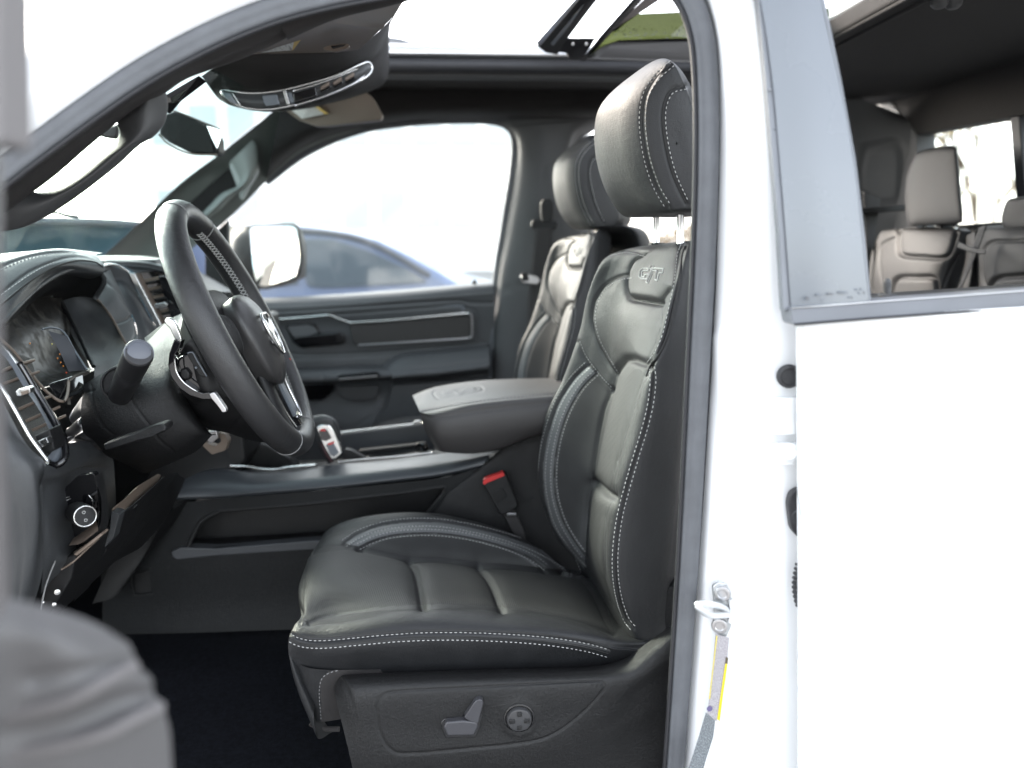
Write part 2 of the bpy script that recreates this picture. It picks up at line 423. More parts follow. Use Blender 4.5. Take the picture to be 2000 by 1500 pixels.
cu.done()
insert = seamA + [(1180, 1175), (1200, 1236)] + seamN[::-1] + [(577, 1200), (583, 1140), (604, 1086)] + seamFL[1:]
suedeP = band_i + [(1068, 1110), (1030, 1106), (935, 1098), (865, 1089), (800, 1086), (745, 1075), (702, 1067)]
bandP = band_o + band_i[::-1]
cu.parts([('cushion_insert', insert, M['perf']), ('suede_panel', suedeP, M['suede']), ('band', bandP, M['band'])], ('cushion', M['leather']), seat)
st, pp = acc(), acc()
for o in (-6, 9): seam_stitch(cu, st, offs(band_o, o))
for o in (-6, 6): seam_stitch(cu, st, offs(band_i, o))
for o in (-1, 14): seam_stitch(cu, st, offs(side_st, o))
seam_pipe(cu, pp, offs(side_st, 7), .0013); seam_pipe(cu, pp, offs(side_st, -7), .0012)
seam_pipe(cu, pp, band_o, .0012); seam_pipe(cu, pp, band_i, .0012)
seam_pipe(cu, pp, seamA, .0011); seam_pipe(cu, pp, seamN, .0006, .0006); seam_pipe(cu, pp, seamFL, .0008)
seam_pipe(cu, pp, seam1, .0006); seam_pipe(cu, pp, seam2, .0006)

# ---------- backrest
B = [
 [(1320, 1225, 1.14), (1300, 1225, 1.09), (1272, 1234, 1.07), (1238, 1230, 1.06), (1218, 1215, 1.10), (1200, 1190, 1.17), (1180, 1165, 1.3), (1155, 1130, 1.42), (1142, 1108, 1.48), (1128, 1100, 1.53), (1160, 1100, 1.57)],
 [(1330, 1110, 1.16), (1312, 1110, 1.10), (1290, 1112, 1.065), (1206, 1105, 1.05), (1179, 1100, 1.09), (1170, 1085, 1.17), (1155, 1060, 1.3), (1142, 1040, 1.42), (1103, 1040, 1.48), (1080, 1037, 1.53), (1120, 1030, 1.58)],
 [(1345, 960, 1.17), (1328, 960, 1.11), (1310, 960, 1.065), (1226, 955, 1.05), (1195, 955, 1.09), (1183, 955, 1.18), (1167, 950, 1.3), (1153, 945, 1.40), (1077, 945, 1.48), (1053, 942, 1.53), (1095, 935, 1.58)],
 [(1352, 830, 1.17), (1340, 830, 1.11), (1324, 830, 1.065), (1262, 835, 1.05), (1227, 830, 1.09), (1210, 835, 1.18), (1191, 835, 1.3), (1175, 840, 1.40), (1097, 830, 1.48), (1063, 825, 1.53), (1110, 820, 1.58)],
 [(1360, 700, 1.18), (1346, 700, 1.12), (1334, 705, 1.075), (1280, 722, 1.06), (1262, 720, 1.09), (1243, 715, 1.18), (1221, 720, 1.3), (1197, 735, 1.40), (1142, 730, 1.47), (1101, 737, 1.52), (1145, 735, 1.57)],
 [(1368, 600, 1.19), (1356, 600, 1.13), (1345, 600, 1.09), (1308, 612, 1.075), (1296, 615, 1.10), (1274, 620, 1.19), (1236, 620, 1.3), (1202, 630, 1.40), (1162, 640, 1.46), (1131, 652, 1.51), (1172, 650, 1.56)],
 [(1382, 500, 1.20), (1366, 500, 1.15), (1354, 502, 1.11), (1333, 508, 1.10), (1322, 515, 1.13), (1302, 520, 1.2), (1268, 530, 1.3), (1212, 540, 1.40), (1182, 555, 1.45), (1150, 570, 1.49), (1188, 570, 1.53)],
 [(1375, 470, 1.21), (1364, 468, 1.17), (1352, 470, 1.14), (1343, 473, 1.14), (1334, 478, 1.16), (1315, 484, 1.21), (1282, 487, 1.3), (1237, 492, 1.38), (1207, 497, 1.42), (1180, 506, 1.46), (1205, 500, 1.50)]]
gB = [[P(*c) for c in r] for r in B]
dn = gB[0]; gB.insert(0, [p + np.array([.02, 0, -.06]) for p in dn])
top = gB[-1]; gB += [[mix(p, q, .5) + [.045, 0, .012] for p, q in zip(top, top)], [p + [.10, 0, -.01] for p in top], [p + [.125, 0, -.12] for p in top]]
bk = Sheet(gB, 380, 260, out=P(1230, 850, 1.3) + [.1, 0, 0])
bo = [(1148, 714), (1120, 742), (1090, 790), (1070, 850), (1060, 910), (1063, 970), (1078, 1025), (1105, 1070), (1142, 1112)]        # band, outboard edge
bi = [(1164, 728), (1135, 758), (1108, 805), (1090, 860), (1082, 915), (1084, 965), (1098, 1015), (1120, 1055), (1142, 1085)]
insL = [(1195, 762), (1180, 800), (1168, 860), (1157, 930), (1150, 990), (1146, 1040), (1143, 1095)]
insT = [(1195, 762), (1205, 728), (1222, 706), (1240, 702), (1265, 712)]
insR = [(1265, 712), (1243, 775), (1222, 840), (1205, 900), (1192, 955), (1182, 1010), (1178, 1070), (1182, 1130), (1196, 1180), (1222, 1222)]
cross = [(1152, 940), (1165, 945), (1178, 958), (1194, 971)]
near_st = [(1274, 716), (1276, 745), (1271, 790), (1259, 840), (1242, 895), (1226, 950), (1212, 1005), (1204, 1060), (1202, 1110), (1208, 1160), (1222, 1205), (1238, 1228)]
yoke = [(1128, 668), (1142, 700), (1168, 735), (1193, 762)]
yokeI = [(1232, 537), (1205, 543), (1180, 560), (1162, 590), (1157, 625), (1166, 665), (1184, 700), (1203, 732)]
shoulder = [(1182, 497), (1200, 492), (1225, 489), (1246, 492), (1262, 497)]
pad = [(1262, 497), (1242, 508), (1231, 530), (1228, 560), (1234, 582), (1262, 588), (1292, 592)]
edge = [(1341, 474), (1332, 500), (1326, 550), (1316, 600), (1303, 655), (1288, 690), (1270, 715), (1262, 735)]
bk.press(bo, .003, 3.5).press(bi, .0035, 3.5).press(insL, .004, 5).press(insT, .006, 7).press(insR, .0025, 5)
bk.press(cross, .007, 6).press(cross, .005, 16).press(near_st, .003, 3).press(yoke, .003, 4).press(yokeI, .003, 4)
bk.press(shoulder, .003, 4).press(pad, .006, 5).press(edge, .004, 5)
padP = pad + [(1316, 560), (1326, 500), (1330, 480), (1290, 485)]
bk.swell(padP, .010, 16)
bk.swell(yokeI + [(1222, 700), (1262, 712), (1292, 640), (1296, 600), (1262, 592), (1232, 586), (1226, 560), (1228, 540)], .008, 50)
bk.swell(insL[:4] + [(1165, 942), (1194, 969), (1205, 900), (1243, 775), (1262, 714), (1240, 704), (1206, 728)], .005, 34)
bk.swell([(1153, 945), (1190, 975), (1182, 1010), (1180, 1130), (1196, 1180), (1143, 1095), (1147, 1010)], .004, 30)
bk.done()
insP = insT + insR[1:] + [(1143, 1100)] + insL[::-1]
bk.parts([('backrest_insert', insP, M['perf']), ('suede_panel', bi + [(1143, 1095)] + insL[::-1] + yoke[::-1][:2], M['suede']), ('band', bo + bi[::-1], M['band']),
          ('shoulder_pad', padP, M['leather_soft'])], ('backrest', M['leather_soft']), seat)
for o in (-6, 8): seam_stitch(bk, st, offs(bo, o))
for o in (-6, 6): seam_stitch(bk, st, offs(bi, o))
for o in (-5, 6): seam_stitch(bk, st, offs(near_st, o))
seam_stitch(bk, st, offs(yoke, -5)); seam_stitch(bk, st, offs(yokeI, -6)); seam_stitch(bk, st, offs(shoulder, 5)); seam_stitch(bk, st, offs(edge[:-1], 9))
for s_ in (bo, bi, near_st, yoke, yokeI, shoulder): seam_pipe(bk, pp, s_, .0011)
seam_pipe(bk, pp, edge, .0028, .0005); seam_pipe(bk, pp, insT, .0008); seam_pipe(bk, pp, insR, .0006); seam_pipe(bk, pp, pad, .0012); seam_pipe(bk, pp, insL, .0008)
seam_pipe(bk, pp, cross, .0006)
# embroidered letters on the shoulder pad, drawn as outlined strokes
lg = acc()
def L_(pts): return [(1180 + x / 5.0, 450 + y / 5.0) for x, y in pts]
for stk in ([(440, 372), (380, 368), (352, 395), (346, 455), (368, 474), (428, 476), (436, 430), (398, 432), (400, 446)],
            [(440, 372), (438, 392), (392, 392), (372, 402), (370, 452), (400, 456)],
            [(456, 345), (448, 372), (470, 385), (412, 508), (432, 514), (470, 420), (486, 342)],
            [(470, 368), (584, 374), (576, 418), (540, 414), (524, 492), (498, 482), (520, 398), (478, 392)]):
    p, n = bk.land(L_(stk), 1.2, curve=False)
    if len(p) > 3: sweep('', p + n * .0008, .0010, None, n=5, add=lg, ref=n.mean(0))
flush('lettering', lg, M['stitch'], seat)

# ---------- headrest: one closed skin lofted across the seat
def ring(px, Y): return A(px, Y)
s1 = ring([(1300, 408), (1277, 352), (1259, 295), (1253, 240), (1257, 190), (1278, 148), (1308, 120), (1334, 162), (1358, 232), (1378, 310), (1392, 380), (1372, 408), (1335, 412)], 1.155)
s2 = ring([(1268, 414), (1236, 365), (1215, 300), (1208, 240), (1216, 190), (1250, 148), (1296, 118), (1330, 150), (1358, 215), (1388, 300), (1405, 385), (1378, 415), (1325, 418)], 1.20)
s3 = ring([(1232, 418), (1192, 380), (1169, 312), (1165, 240), (1180, 196), (1228, 152), (1285, 119), (1325, 140), (1358, 205), (1388, 300), (1405, 390), (1372, 420), (1300, 424)], 1.30)
c1 = s1.mean(0); s0 = c1 + (s1 - c1) * .90 + [0, -.012, 0]; s00 = c1 + (s1 - c1) * .45 + [0, -.016, 0]; s000 = c1 + (s1 - c1) * .02 + [0, -.016, 0]
def mir(r, Yc=1.305): q = r.copy(); q[:, 1] = 2 * Yc - q[:, 1]; return q
rings = [s000, s00, s0, s1, s2, s3, mir(s2), mir(s1), mir(s0), mir(s00), mir(s000)]
hr = Sheet([list(r) for r in rings], 180, 220, cv=True, out=rings[5].mean(0))
hs = [(1312, 123), (1284, 148), (1262, 182), (1254, 222), (1256, 268), (1265, 318), (1282, 366), (1304, 404)]
hs2 = [(1340, 168), (1312, 176), (1298, 200), (1294, 235), (1301, 290), (1316, 345), (1340, 398)]
st_b, pp_b = st, pp; st, pp = acc(), acc()
hr.press(hs, .0035, 5).press(hs2, .003, 4).done()
hp = hs2 + [(1400, 398), (1370, 240)]
hr.parts([('headrest_cap', hp, M['leather'])], ('headrest', M['leather_soft']), seat)
for o in (-5, 7): seam_stitch(hr, st, offs(hs, -o))
seam_stitch(hr, st, offs(hs2, -6))
seam_pipe(hr, pp, hs, .0011); seam_pipe(hr, pp, hs2, .0016)
hq = [flush('headrest_stitching', st, M['stitch'], seat, stuff=True), flush('headrest_piping', pp, M['pipe'], seat, True)]; st, pp = st_b, pp_b
for Y_, dx in ((1.22, 0), (1.38, 0)):
    a0 = P(1331, 505, 1.22) + [dx, Y_ - 1.22, -.03]; b0 = P(1327, 390, 1.22) + [dx, Y_ - 1.22, .03]
    sweep('headrest_post', [a0, mix(a0, b0, .5), b0], .0058, M['chrome'], seat, n=16)
    box('post_guide', P(1330, 481, 1.22) + [0, Y_ - 1.22, 0], (.013, .013, .004), M['plastic'], seat, .002)
flush('stitching', st, M['stitch'], seat, stuff=True)
flush('piping', pp, M['pipe'], seat, True)

# ---------- lower skirt leather, cloth gusset, plastic side shield
sk = Sheet([[(575, 1292, 1.045), (612, 1306, 1.03), (700, 1308, 1.03), (900, 1302, 1.035), (1180, 1290, 1.04)],
            [(588, 1345, 1.045), (622, 1345, 1.035), (700, 1335, 1.04), (900, 1330, 1.04), (1180, 1310, 1.05)],
            [(608, 1412, 1.06), (632, 1410, 1.05), (720, 1395, 1.06), (900, 1360, 1.06), (1180, 1330, 1.07)]], 40, 80).done()
gus = [(625, 1330), (640, 1312), (680, 1303), (960, 1297), (1300, 1280), (1300, 1420), (628, 1420)]
sk.parts([('cloth_gusset', gus, M['cloth'])], ('skirt', M['leather']), seat)
a = acc(); seam_stitch(sk, a, [(627, 1405), (624, 1345), (636, 1318), (680, 1306), (760, 1302)], r=.0006); flush('gusset_stitching', a, M['stitchg'], seat, stuff=True)
fs = Sheet([[(575, 1295, 1.045), (580, 1270, 1.2), (590, 1230, 1.4), (610, 1180, 1.56)], [(588, 1345, 1.045), (592, 1310, 1.2), (600, 1270, 1.4), (620, 1220, 1.56)], [(608, 1416, 1.06), (612, 1370, 1.2), (622, 1330, 1.4), (640, 1280, 1.56)]], 20, 30).done()
fs.parts([], ('front_skirt', M['leather']), seat)
sweep('skirt_hem', A([(606, 1412), (618, 1420), (640, 1424), (664, 1424)], 1.055), .004, M['cloth'], seat, n=8)
shp = [(655, 1342), (672, 1322), (700, 1315), (860, 1308), (1000, 1304), (1150, 1300), (1205, 1292), (1240, 1272), (1300, 1230), (1330, 1225), (1330, 1600), (690, 1600), (668, 1440)]
sh = Sheet([[(652, 1345, 1.03), (662, 1325, 1.03), (690, 1317, 1.03), (860, 1310, 1.03), (1000, 1306, 1.03), (1150, 1302, 1.03), (1215, 1288, 1.03), (1255, 1262, 1.03), (1310, 1222, 1.03)],
            [(655, 1360, 1.0), (672, 1338, .995), (700, 1327, .992), (860, 1320, .99), (1000, 1316, .99), (1150, 1312, .99), (1222, 1303, .99), (1262, 1278, .992), (1312, 1240, .994)],
            [(662, 1390, .985), (685, 1370, .972), (715, 1358, .968), (870, 1348, .966), (1005, 1343, .966), (1155, 1335, .967), (1220, 1328, .972), (1265, 1310, .978), (1312, 1280, .985)],
            [(672, 1430, .975), (700, 1425, .968), (740, 1430, .967), (880, 1425, .967), (1010, 1420, .967), (1120, 1400, .969), (1190, 1385, .974), (1250, 1350, .984), (1312, 1320, .99)],
            [(684, 1480, .972), (712, 1490, .970), (760, 1495, .969), (880, 1488, .968), (1010, 1478, .968), (1100, 1460, .972), (1180, 1430, .982), (1240, 1400, .99), (1312, 1365, .995)],
            [(700, 1560, .98), (730, 1560, .98), (790, 1560, .98), (890, 1560, .98), (1010, 1560, .98), (1110, 1540, .985), (1180, 1500, .992), (1240, 1470, 1.0), (1312, 1440, 1.0)],
            [(705, 1640, 1.0), (735, 1640, 1.0), (790, 1640, 1.0), (890, 1640, 1.0), (1010, 1640, 1.0), (1110, 1640, 1.0), (1180, 1640, 1.0), (1240, 1640, 1.0), (1312, 1640, 1.0)]], 150, 260)
inl = [(735, 1380), (752, 1356), (790, 1349), (900, 1344), (1040, 1336), (1160, 1330), (1178, 1336), (1176, 1352), (1135, 1395), (1085, 1432), (1030, 1450), (900, 1464), (800, 1472), (765, 1466), (742, 1430), (735, 1380)]
sh.press(inl, .0022, 2.2)
sh.press([(985, 1405), (990, 1382), (1015, 1372), (1040, 1384), (1044, 1405), (1035, 1425), (1012, 1432), (990, 1422), (985, 1405)], -.002, 9)
sh.done()
sh.parts([], ('side_shield', M['plastic']), seat)
# seat switches
def knob():
    c = P(1014, 1402, .964)
    lathe('switch_socket', c, (0, -1, 0), [(.0215, -.004), (.0215, .0012), (.0195, .0018), (.0185, -.003)], M['gloss'], seat)
    k = lathe('lumbar_knob', c, (0, -1, 0), [(.0178, -.002), (.0178, .004), (.0165, .0065), (.012, .0075), (.002, .0078)], mat('knob_plastic', (.04, .04, .042), .32), seat)
    for j in range(4):
        a = math.pi / 2 * j
        box('pad', c + np.array([math.sin(a) * .0105, -.0078, math.cos(a) * .0105]), (.0034 + .0008 * (j % 2), .0012, .0034), M['glossgrey'] if False else M['plastic'], k, .0012)
knob()
plate('seat_slide_switch', [(866, 1420), (872, 1411), (905, 1408), (932, 1411), (934, 1420), (926, 1437), (874, 1438)], .955, .012, mat('switch_plastic', (.045, .045, .05), .3), seat, .003, 3)
plate('switch_well', [(860, 1412), (868, 1404), (898, 1402), (922, 1368), (932, 1362), (944, 1364), (948, 1374), (938, 1420), (930, 1440), (870, 1442)], .9655, .01, M['gloss'], seat, .001, 4)
plate('recline_switch', [(906, 1402), (926, 1372), (934, 1366), (943, 1368), (944, 1376), (934, 1414), (918, 1410)], .955, .012, bpy.data.materials['switch_plastic'], seat, .003, 3)
# side of the backrest behind the shield and the recliner cover
plate('recliner_cover', [(1240, 1235), (1262, 1190), (1300, 1150), (1340, 1140), (1340, 1300), (1290, 1290)], 1.09, .03, M['plastic'], seat, .004)

def copy_tree(o, parent=None):
    c = o.copy(); COL.objects.link(c)
    if parent is not None: c.parent = parent
    for ch in list(o.children): copy_tree(ch, c)
    return c
seat2 = copy_tree(seat)
seat2['label'] = 'black leather passenger seat on the far side of the centre console'
SEAT2_OFF = np.array([-.008, .80, .02])
for ch in seat2.children:
    if ch.name.startswith('headrest'): ch.location = Vector((.022, 0, -.036)) if 'post' not in ch.name else Vector((.01, 0, -.03))
seat2.location = Vector(BASE[seat] + SEAT2_OFF)

# ================================================================== TRUCK BODY
truck = thing('pickup_truck', 'white crew-cab pickup truck with its front door standing open and a dark cabin', 'pickup truck', P(1400, 1500, .95) * [1, 1, 0])
def part(name, parent=truck, label=None):
    o = bpy.data.objects.new(name, None); COL.objects.link(o); o.parent = parent
    o.empty_display_size = .03
    if label: o['label'] = label
    return o
# ---------- front door opening seal: one loop round the aperture, traced along the sill, pillar, roof rail and windscreen pillar
seal_px = [(1302, 1640, .955), (1316, 1500, .95), (1330, 1300, .945), (1343, 1100, .94), (1354, 900, .935), (1364, 700, .93), (1374, 500, .93), (1380, 300, .93), (1378, 150, .94), (1368, 60, .945), (1340, -10, .95), (1290, -55, .955), (1200, -80, .96),
           (1050, -70, .96), (900, -50, .96), (760, -30, .96), (640, -8, .96), (540, 18, .955), (450, 52, .95), (360, 95, .945), (270, 146, .94), (190, 200, .93), (110, 258, .92), (30, 318, .91), (-60, 390, .90), (-160, 480, .89), (-240, 560, .88)]
sp = crl(A(seal_px), .012)
sweep('door_seal', sp, 1.0, M['seal'], truck, prof=[(.013, .004), (.0125, -.005), (.009, -.010), (.006, -.0085), (.002, -.0115), (-.006, -.012), (-.012, -.009), (-.015, 0), (-.012, .010), (.012, .012)], ref=(0, 1, 0))
sweep('seal_lip', sp + [0, .012, 0], 1.0, M['seal_dark'], truck, prof=[(-.004, -.008), (-.004, .014), (-.013, .018), (-.020, .012), (-.021, 0), (-.014, -.008)], ref=(0, 1, 0))
sweep('seal_bead', sp + [0, -.004, 0], 1.0, M['seal_dark'], truck, prof=[(.0135, -.004), (.0165, -.005), (.018, -.001), (.016, .006), (.0135, .006)], ref=(0, 1, 0))
# ---------- b pillar: painted jamb between the seal and the rear door
bp_rows = []
for (y, xs, xe) in ((-160, 1310, 1480), (-60, 1350, 1500), (60, 1385, 1515), (200, 1392, 1540), (400, 1386, 1560), (600, 1380, 1575), (800, 1368, 1590), (1000, 1358, 1600), (1200, 1346, 1600), (1400, 1332, 1600), (1640, 1312, 1600)):
    r = []
    for t, Y in ((0, .965), (.05, .948), (.12, .934), (.30, .925), (.42, .918), (.5, .905), (.6, .90), (.8, .895), (1, .885)):
        r.append((xs + (xe + 40 - xs) * t, y, Y))
    bp_rows.append(r)
bp = Sheet(bp_rows, 120, 90)
bp.press([(1430, 620), (1452, 900), (1450, 1200), (1420, 1500)], .004, 14).press([(1500, 880), (1500, 1300), (1490, 1500)], .003, 20)
bp.press([(1400, 660), (1420, 900), (1415, 1100)], -.003, 12)
bp.done(); bp.parts([], ('b_pillar', M['paint']), truck)
# hinge leaves with bolts, plug, grommet and the ribbed wiring boot
plate('hinge_leaf', [(1492, 790), (1500, 778), (1600, 775), (1600, 850), (1500, 850), (1490, 840)], .878, .006, M['paint'], truck, .0015, 6)
plate('hinge_leaf', [(1496, 868), (1600, 862), (1600, 910), (1520, 908), (1502, 896)], .878, .006, M['paint'], truck, .0015, 6)
for x, y, r in ((1512, 802, .0085), (1541, 884, .0105)):
    c = P(x, y, .874)
    lathe('hinge_bolt', c, (0, -1, 0), [(r * 1.15, -.002), (r * 1.15, .001), (r, .0015), (r * .8, .004), (r * .7, .0055), (r * .2, .0055)], M['paint'], truck, n=6 if r < .01 else 24)
g = lathe('rubber_plug', P(1541, 735, .885), (-.15, -1, 0), [(.0142, -.004), (.0142, .002), (.0128, .004), (.0105, .0045), (.0098, .002), (.002, .002)], M['rubber'], truck)
lathe('grommet', P(1561, 1008, .885), (-.1, -1, 0), [(.0130, -.004), (.0135, .004), (.011, .007), (.004, .007)], M['rubber'], truck).scale = (1, 1, 1)
plate('striker_gasket', [(1540, 985), (1545, 965), (1560, 955), (1600, 955), (1600, 1055), (1562, 1054), (1546, 1035)], .880, .012, M['rubber'], truck, .003, 8)
cab = [P(1566 - 6 * math.sin(t * 3.1), 1105 + 75 * t, .880) for t in np.linspace(0, 1, 90)]
sweep('wiring_boot', cab, [.0065 + .0022 * math.cos(k / 90 * 2 * math.pi * 9) for k in range(90)], M['rubber'], truck, n=14)
# striker: base plate, two torx bolts and the bent loop
stk = part('door_striker')
plate('striker_plate', [(1392, 1145), (1404, 1137), (1420, 1140), (1428, 1165), (1432, 1195), (1428, 1225), (1418, 1246), (1402, 1240), (1394, 1218), (1396, 1185)], .914, .006, mat('zinc', (.55, .57, .58), .35, metal=.8), stk, .0015, 4)
for y in (1160, 1223):
    c = P(1411 - (y - 1160) * .09, y, .911)
    lathe('striker_bolt', c, (-.35, -1, .05), [(.0105, -.003), (.0105, .0), (.0095, .0015), (.006, .0018), (.0055, .0004), (.0008, .0004)], M['chrome2'], stk, n=28)
lp = A([(1424, 1196, .915), (1412, 1186, .905), (1390, 1181, .885), (1372, 1180, .868), (1362, 1181, .862), (1368, 1190, .861), (1382, 1200, .868), (1400, 1202, .89), (1426, 1200, .915)])
sweep('striker_loop', crl(lp, .002), .0042, mat('zinc_bright', (.75, .77, .78), .3, metal=.6), stk, n=12)
sweep('striker_rib', A([(1426, 1170, .912), (1430, 1190, .909), (1427, 1215, .910)]), .003, M['paint'], stk, n=8)
# stickers on the jamb
def decal(name, q, Y, n_u, m, parent=truck, th=.0006):
    return plate(name, q, Y, th, m, parent, 0)
def textmat(name, base, ink, su, sv, rows, seed=0, dens=.5):
    """rows of tiny unreadable print: brick-like dashes from noise in the object's own space"""
    m = bpy.data.materials.new(name); m.use_nodes = True; n = m.node_tree.nodes; l = m.node_tree.links; b = n['Principled BSDF']; b.inputs['Roughness'].default_value = .45
    tc = n.new('ShaderNodeTexCoord'); mp = n.new('ShaderNodeMapping'); mp.inputs['Rotation'].default_value = (0, rows, 0); mp.inputs['Scale'].default_value = (su, 1, sv)
    l.new(tc.outputs['Object'], mp.inputs[0])
    wv = n.new('ShaderNodeTexWave'); wv.bands_direction = 'Z'; wv.inputs['Scale'].default_value = 1; l.new(mp.outputs[0], wv.inputs[0])
    no = n.new('ShaderNodeTexNoise'); no.inputs['Scale'].default_value = 1.6; no.inputs['Detail'].default_value = 2; l.new(mp.outputs[0], no.inputs['Vector'])
    a = n.new('ShaderNodeMath'); a.operation = 'MULTIPLY'; l.new(wv.outputs[0], a.inputs[0])
    c = n.new('ShaderNodeMath'); c.operation = 'GREATER_THAN'; c.inputs[1].default_value = dens; l.new(no.outputs[0], c.inputs[0]); l.new(c.outputs[0], a.inputs[1])
    mx = n.new('ShaderNodeMix'); mx.data_type = 'RGBA'; mx.inputs[6].default_value = (*base, 1); mx.inputs[7].default_value = (*ink, 1)
    l.new(a.outputs[0], mx.inputs[0]); l.new(mx.outputs[2], b.inputs['Base Color']); return m
m_lab = textmat('printed_label', (.42, .40, .42), (.10, .09, .10), 700, 350, .12)
lbl = part('warning_label')
plate('paper', [(1398, 1238), (1424, 1246), (1417, 1330), (1400, 1409), (1381, 1398), (1391, 1320)], .9095, .0008, m_lab, lbl, 0)
plate('yellow_strip', [(1417, 1296), (1421, 1297), (1412, 1360), (1406, 1409), (1401, 1405), (1409, 1350)], .9085, .0006, mat('yellow_print', (.75, .58, .02), .5), lbl, 0)
plate('yellow_strip', [(1399, 1242), (1401.5, 1242), (1392, 1320), (1387, 1366), (1384.5, 1365), (1390, 1320)], .9085, .0006, mat('pale_yellow_print', (.6, .5, .12), .5), lbl, 0)
plate('symbol_box', [(1418, 1284), (1422.5, 1285), (1421, 1297), (1416.5, 1296)], .9085, .0006, mat('dark_print', (.1, .08, .05), .5), lbl, 0)
lathe('round_symbol', P(1386, 1384, .9083), (0, -1, 0), [(.004, 0), (.004, .0006)], mat('violet_print', (.12, .1, .2), .5), lbl, n=20)
plate('tyre_label', [(1379, 1392), (1397, 1408), (1393, 1440), (1380, 1480), (1366, 1530), (1335, 1530), (1352, 1480), (1368, 1430)], .9085, .0008,
      textmat('grey_printed_label', (.22, .24, .255), (.03, .035, .04), 420, 260, .35, dens=.47), truck, 0, label='grey curved printed label at the foot of the pillar')

# ---------- rear door: outer skin, belt moulding, window applique, glass, lock pin
rd = part('rear_door')
bodyY = .845
skin = Sheet([[(1540 + dx, y + 28 * (1545 - 1545) / 100, bodyY + .028), (1541 + dx, y, bodyY + .006), (1549 + dx, y, bodyY - .002), (1600, y - 3, bodyY - .008), (1800, y - 14, bodyY - .02), (2100, y - 32, bodyY - .03), (2600, y - 60, bodyY - .03)]
              for y, dx in ((625, 14), (700, 14), (900, 16), (1100, 17), (1300, 17), (1500, 17), (1800, 17))], 60, 80)
skin.press([(1560, 1010), (1800, 990), (2200, 960)], .004, 30).done(); skin.parts([], ('door_skin', M['paint']), rd)
plate('belt_moulding', [(1543, 600), (1560, 598), (1700, 588), (1850, 577), (2000, 566), (2300, 545), (2300, 583), (2000, 604), (1850, 613), (1700, 624), (1556, 637), (1549, 632)], bodyY - .022, .03, M['moldgrey'], rd, .005, 4, 3)
sweep('moulding_lip', A([(1552, 634), (1700, 622), (1850, 611), (2000, 602), (2300, 581)], bodyY - .024), .0014, M['seal_dark'], rd, n=6)
sweep('moulding_edge', A([(1546, 602), (1700, 590), (1850, 579), (2000, 568), (2300, 547)], bodyY - .0225), .0012, M['chrome2'], rd, n=6)
ap = Sheet([[(1452, -120, .872), (1530, -120, .866), (1590, -120, .868)], [(1485, 0, .858), (1550, 0, .852), (1604, 0, .855)], [(1508, 150, .848), (1575, 150, .842), (1636, 150, .845)], [(1522, 300, .840), (1592, 300, .834), (1664, 300, .837)],
            [(1534, 450, .833), (1608, 450, .828), (1682, 450, .831)], [(1545, 599, .828), (1620, 594, .823), (1697, 588, .826)]], 60, 24).done()
ap.parts([], ('window_applique', M['trimgrey']), rd)
# bright rivet-dotted strip along its leading edge
plate('applique_strip', [(1440, -120, .874), (1452, -120, .874), (1500, 0, .86), (1512, 150, .85), (1524, 300, .842), (1536, 450, .835), (1547, 606, .83), (1530, 608, .83), (1521, 450, .835), (1508, 300, .842), (1495, 150, .85), (1480, 0, .86)], .85, .012, M['moldgrey'], rd, .0015)
for y, x in ((176, 1505), (252, 1514), (342, 1521), (560, 1534)):
    lathe('strip_clip', P(x, y, .8425 - (y - 300) * .00003), (0, -1, 0), [(.0012, -.002), (.0012, .001), (.0002, .0012)], M['glossgrey'], rd, n=10)
plate('window_surround', [(1590, -120, .87), (1600, -120, .87), (1612, 0, .858), (1645, 160, .848), (1672, 310, .84), (1690, 460, .834), (1702, 588, .83), (1697, 589, .83), (1682, 450, .832), (1664, 300, .84), (1636, 150, .847), (1604, 0, .857)], .85, .022, M['moldgrey'], rd, .001)
# peeling glue marks left on the applique's foot
for k, (x, y, w_, h_) in enumerate(((1577, 583, 7, 9), (1600, 576, 12, 5), (1622, 574, 14, 4), (1648, 571, 20, 5), (1664, 581, 5, 4), (1682, 565, 6, 5), (1688, 572, 4, 5), (1607, 587, 3, 3))):
    plate('glue_mark', [(x - w_ / 2, y), (x - w_ / 4, y - h_ / 2), (x + w_ / 3, y - h_ / 2 + 1), (x + w_ / 2, y), (x + w_ / 5, y + h_ / 2), (x - w_ / 3, y + h_ / 3)], .8205, .001, M['glossgrey'] if k % 2 else M['seal'], rd, 0)
lk = A([(1733, 584, .872), (1733, 548, .872)])
lathe('lock_pin', lk[0], lk[1] - lk[0], [(.0042, 0), (.0042, .014), (.0046, .0145), (.0046, .0155), (.0040, .016), (.0046, .0168), (.0046, .0178), (.0038, .0185), (.0042, .0192), (.0036, .0215), (.0022, .0235), (.0004, .024)], M['pillar'], rd, n=18, ref=(0, 1, 0))
lathe('lock_pin_collar', lk[0] + [0, 0, .0035], (0, 0, 1), [(.010, 0), (.010, .0015), (.0045, .0025)], M['pillar'], rd, n=20, ref=(0, 1, 0))
plate('inner_sill', [(1700, 584), (2300, 545), (2300, 600), (1700, 640)], .86, .06, M['plastic'], rd, .004)

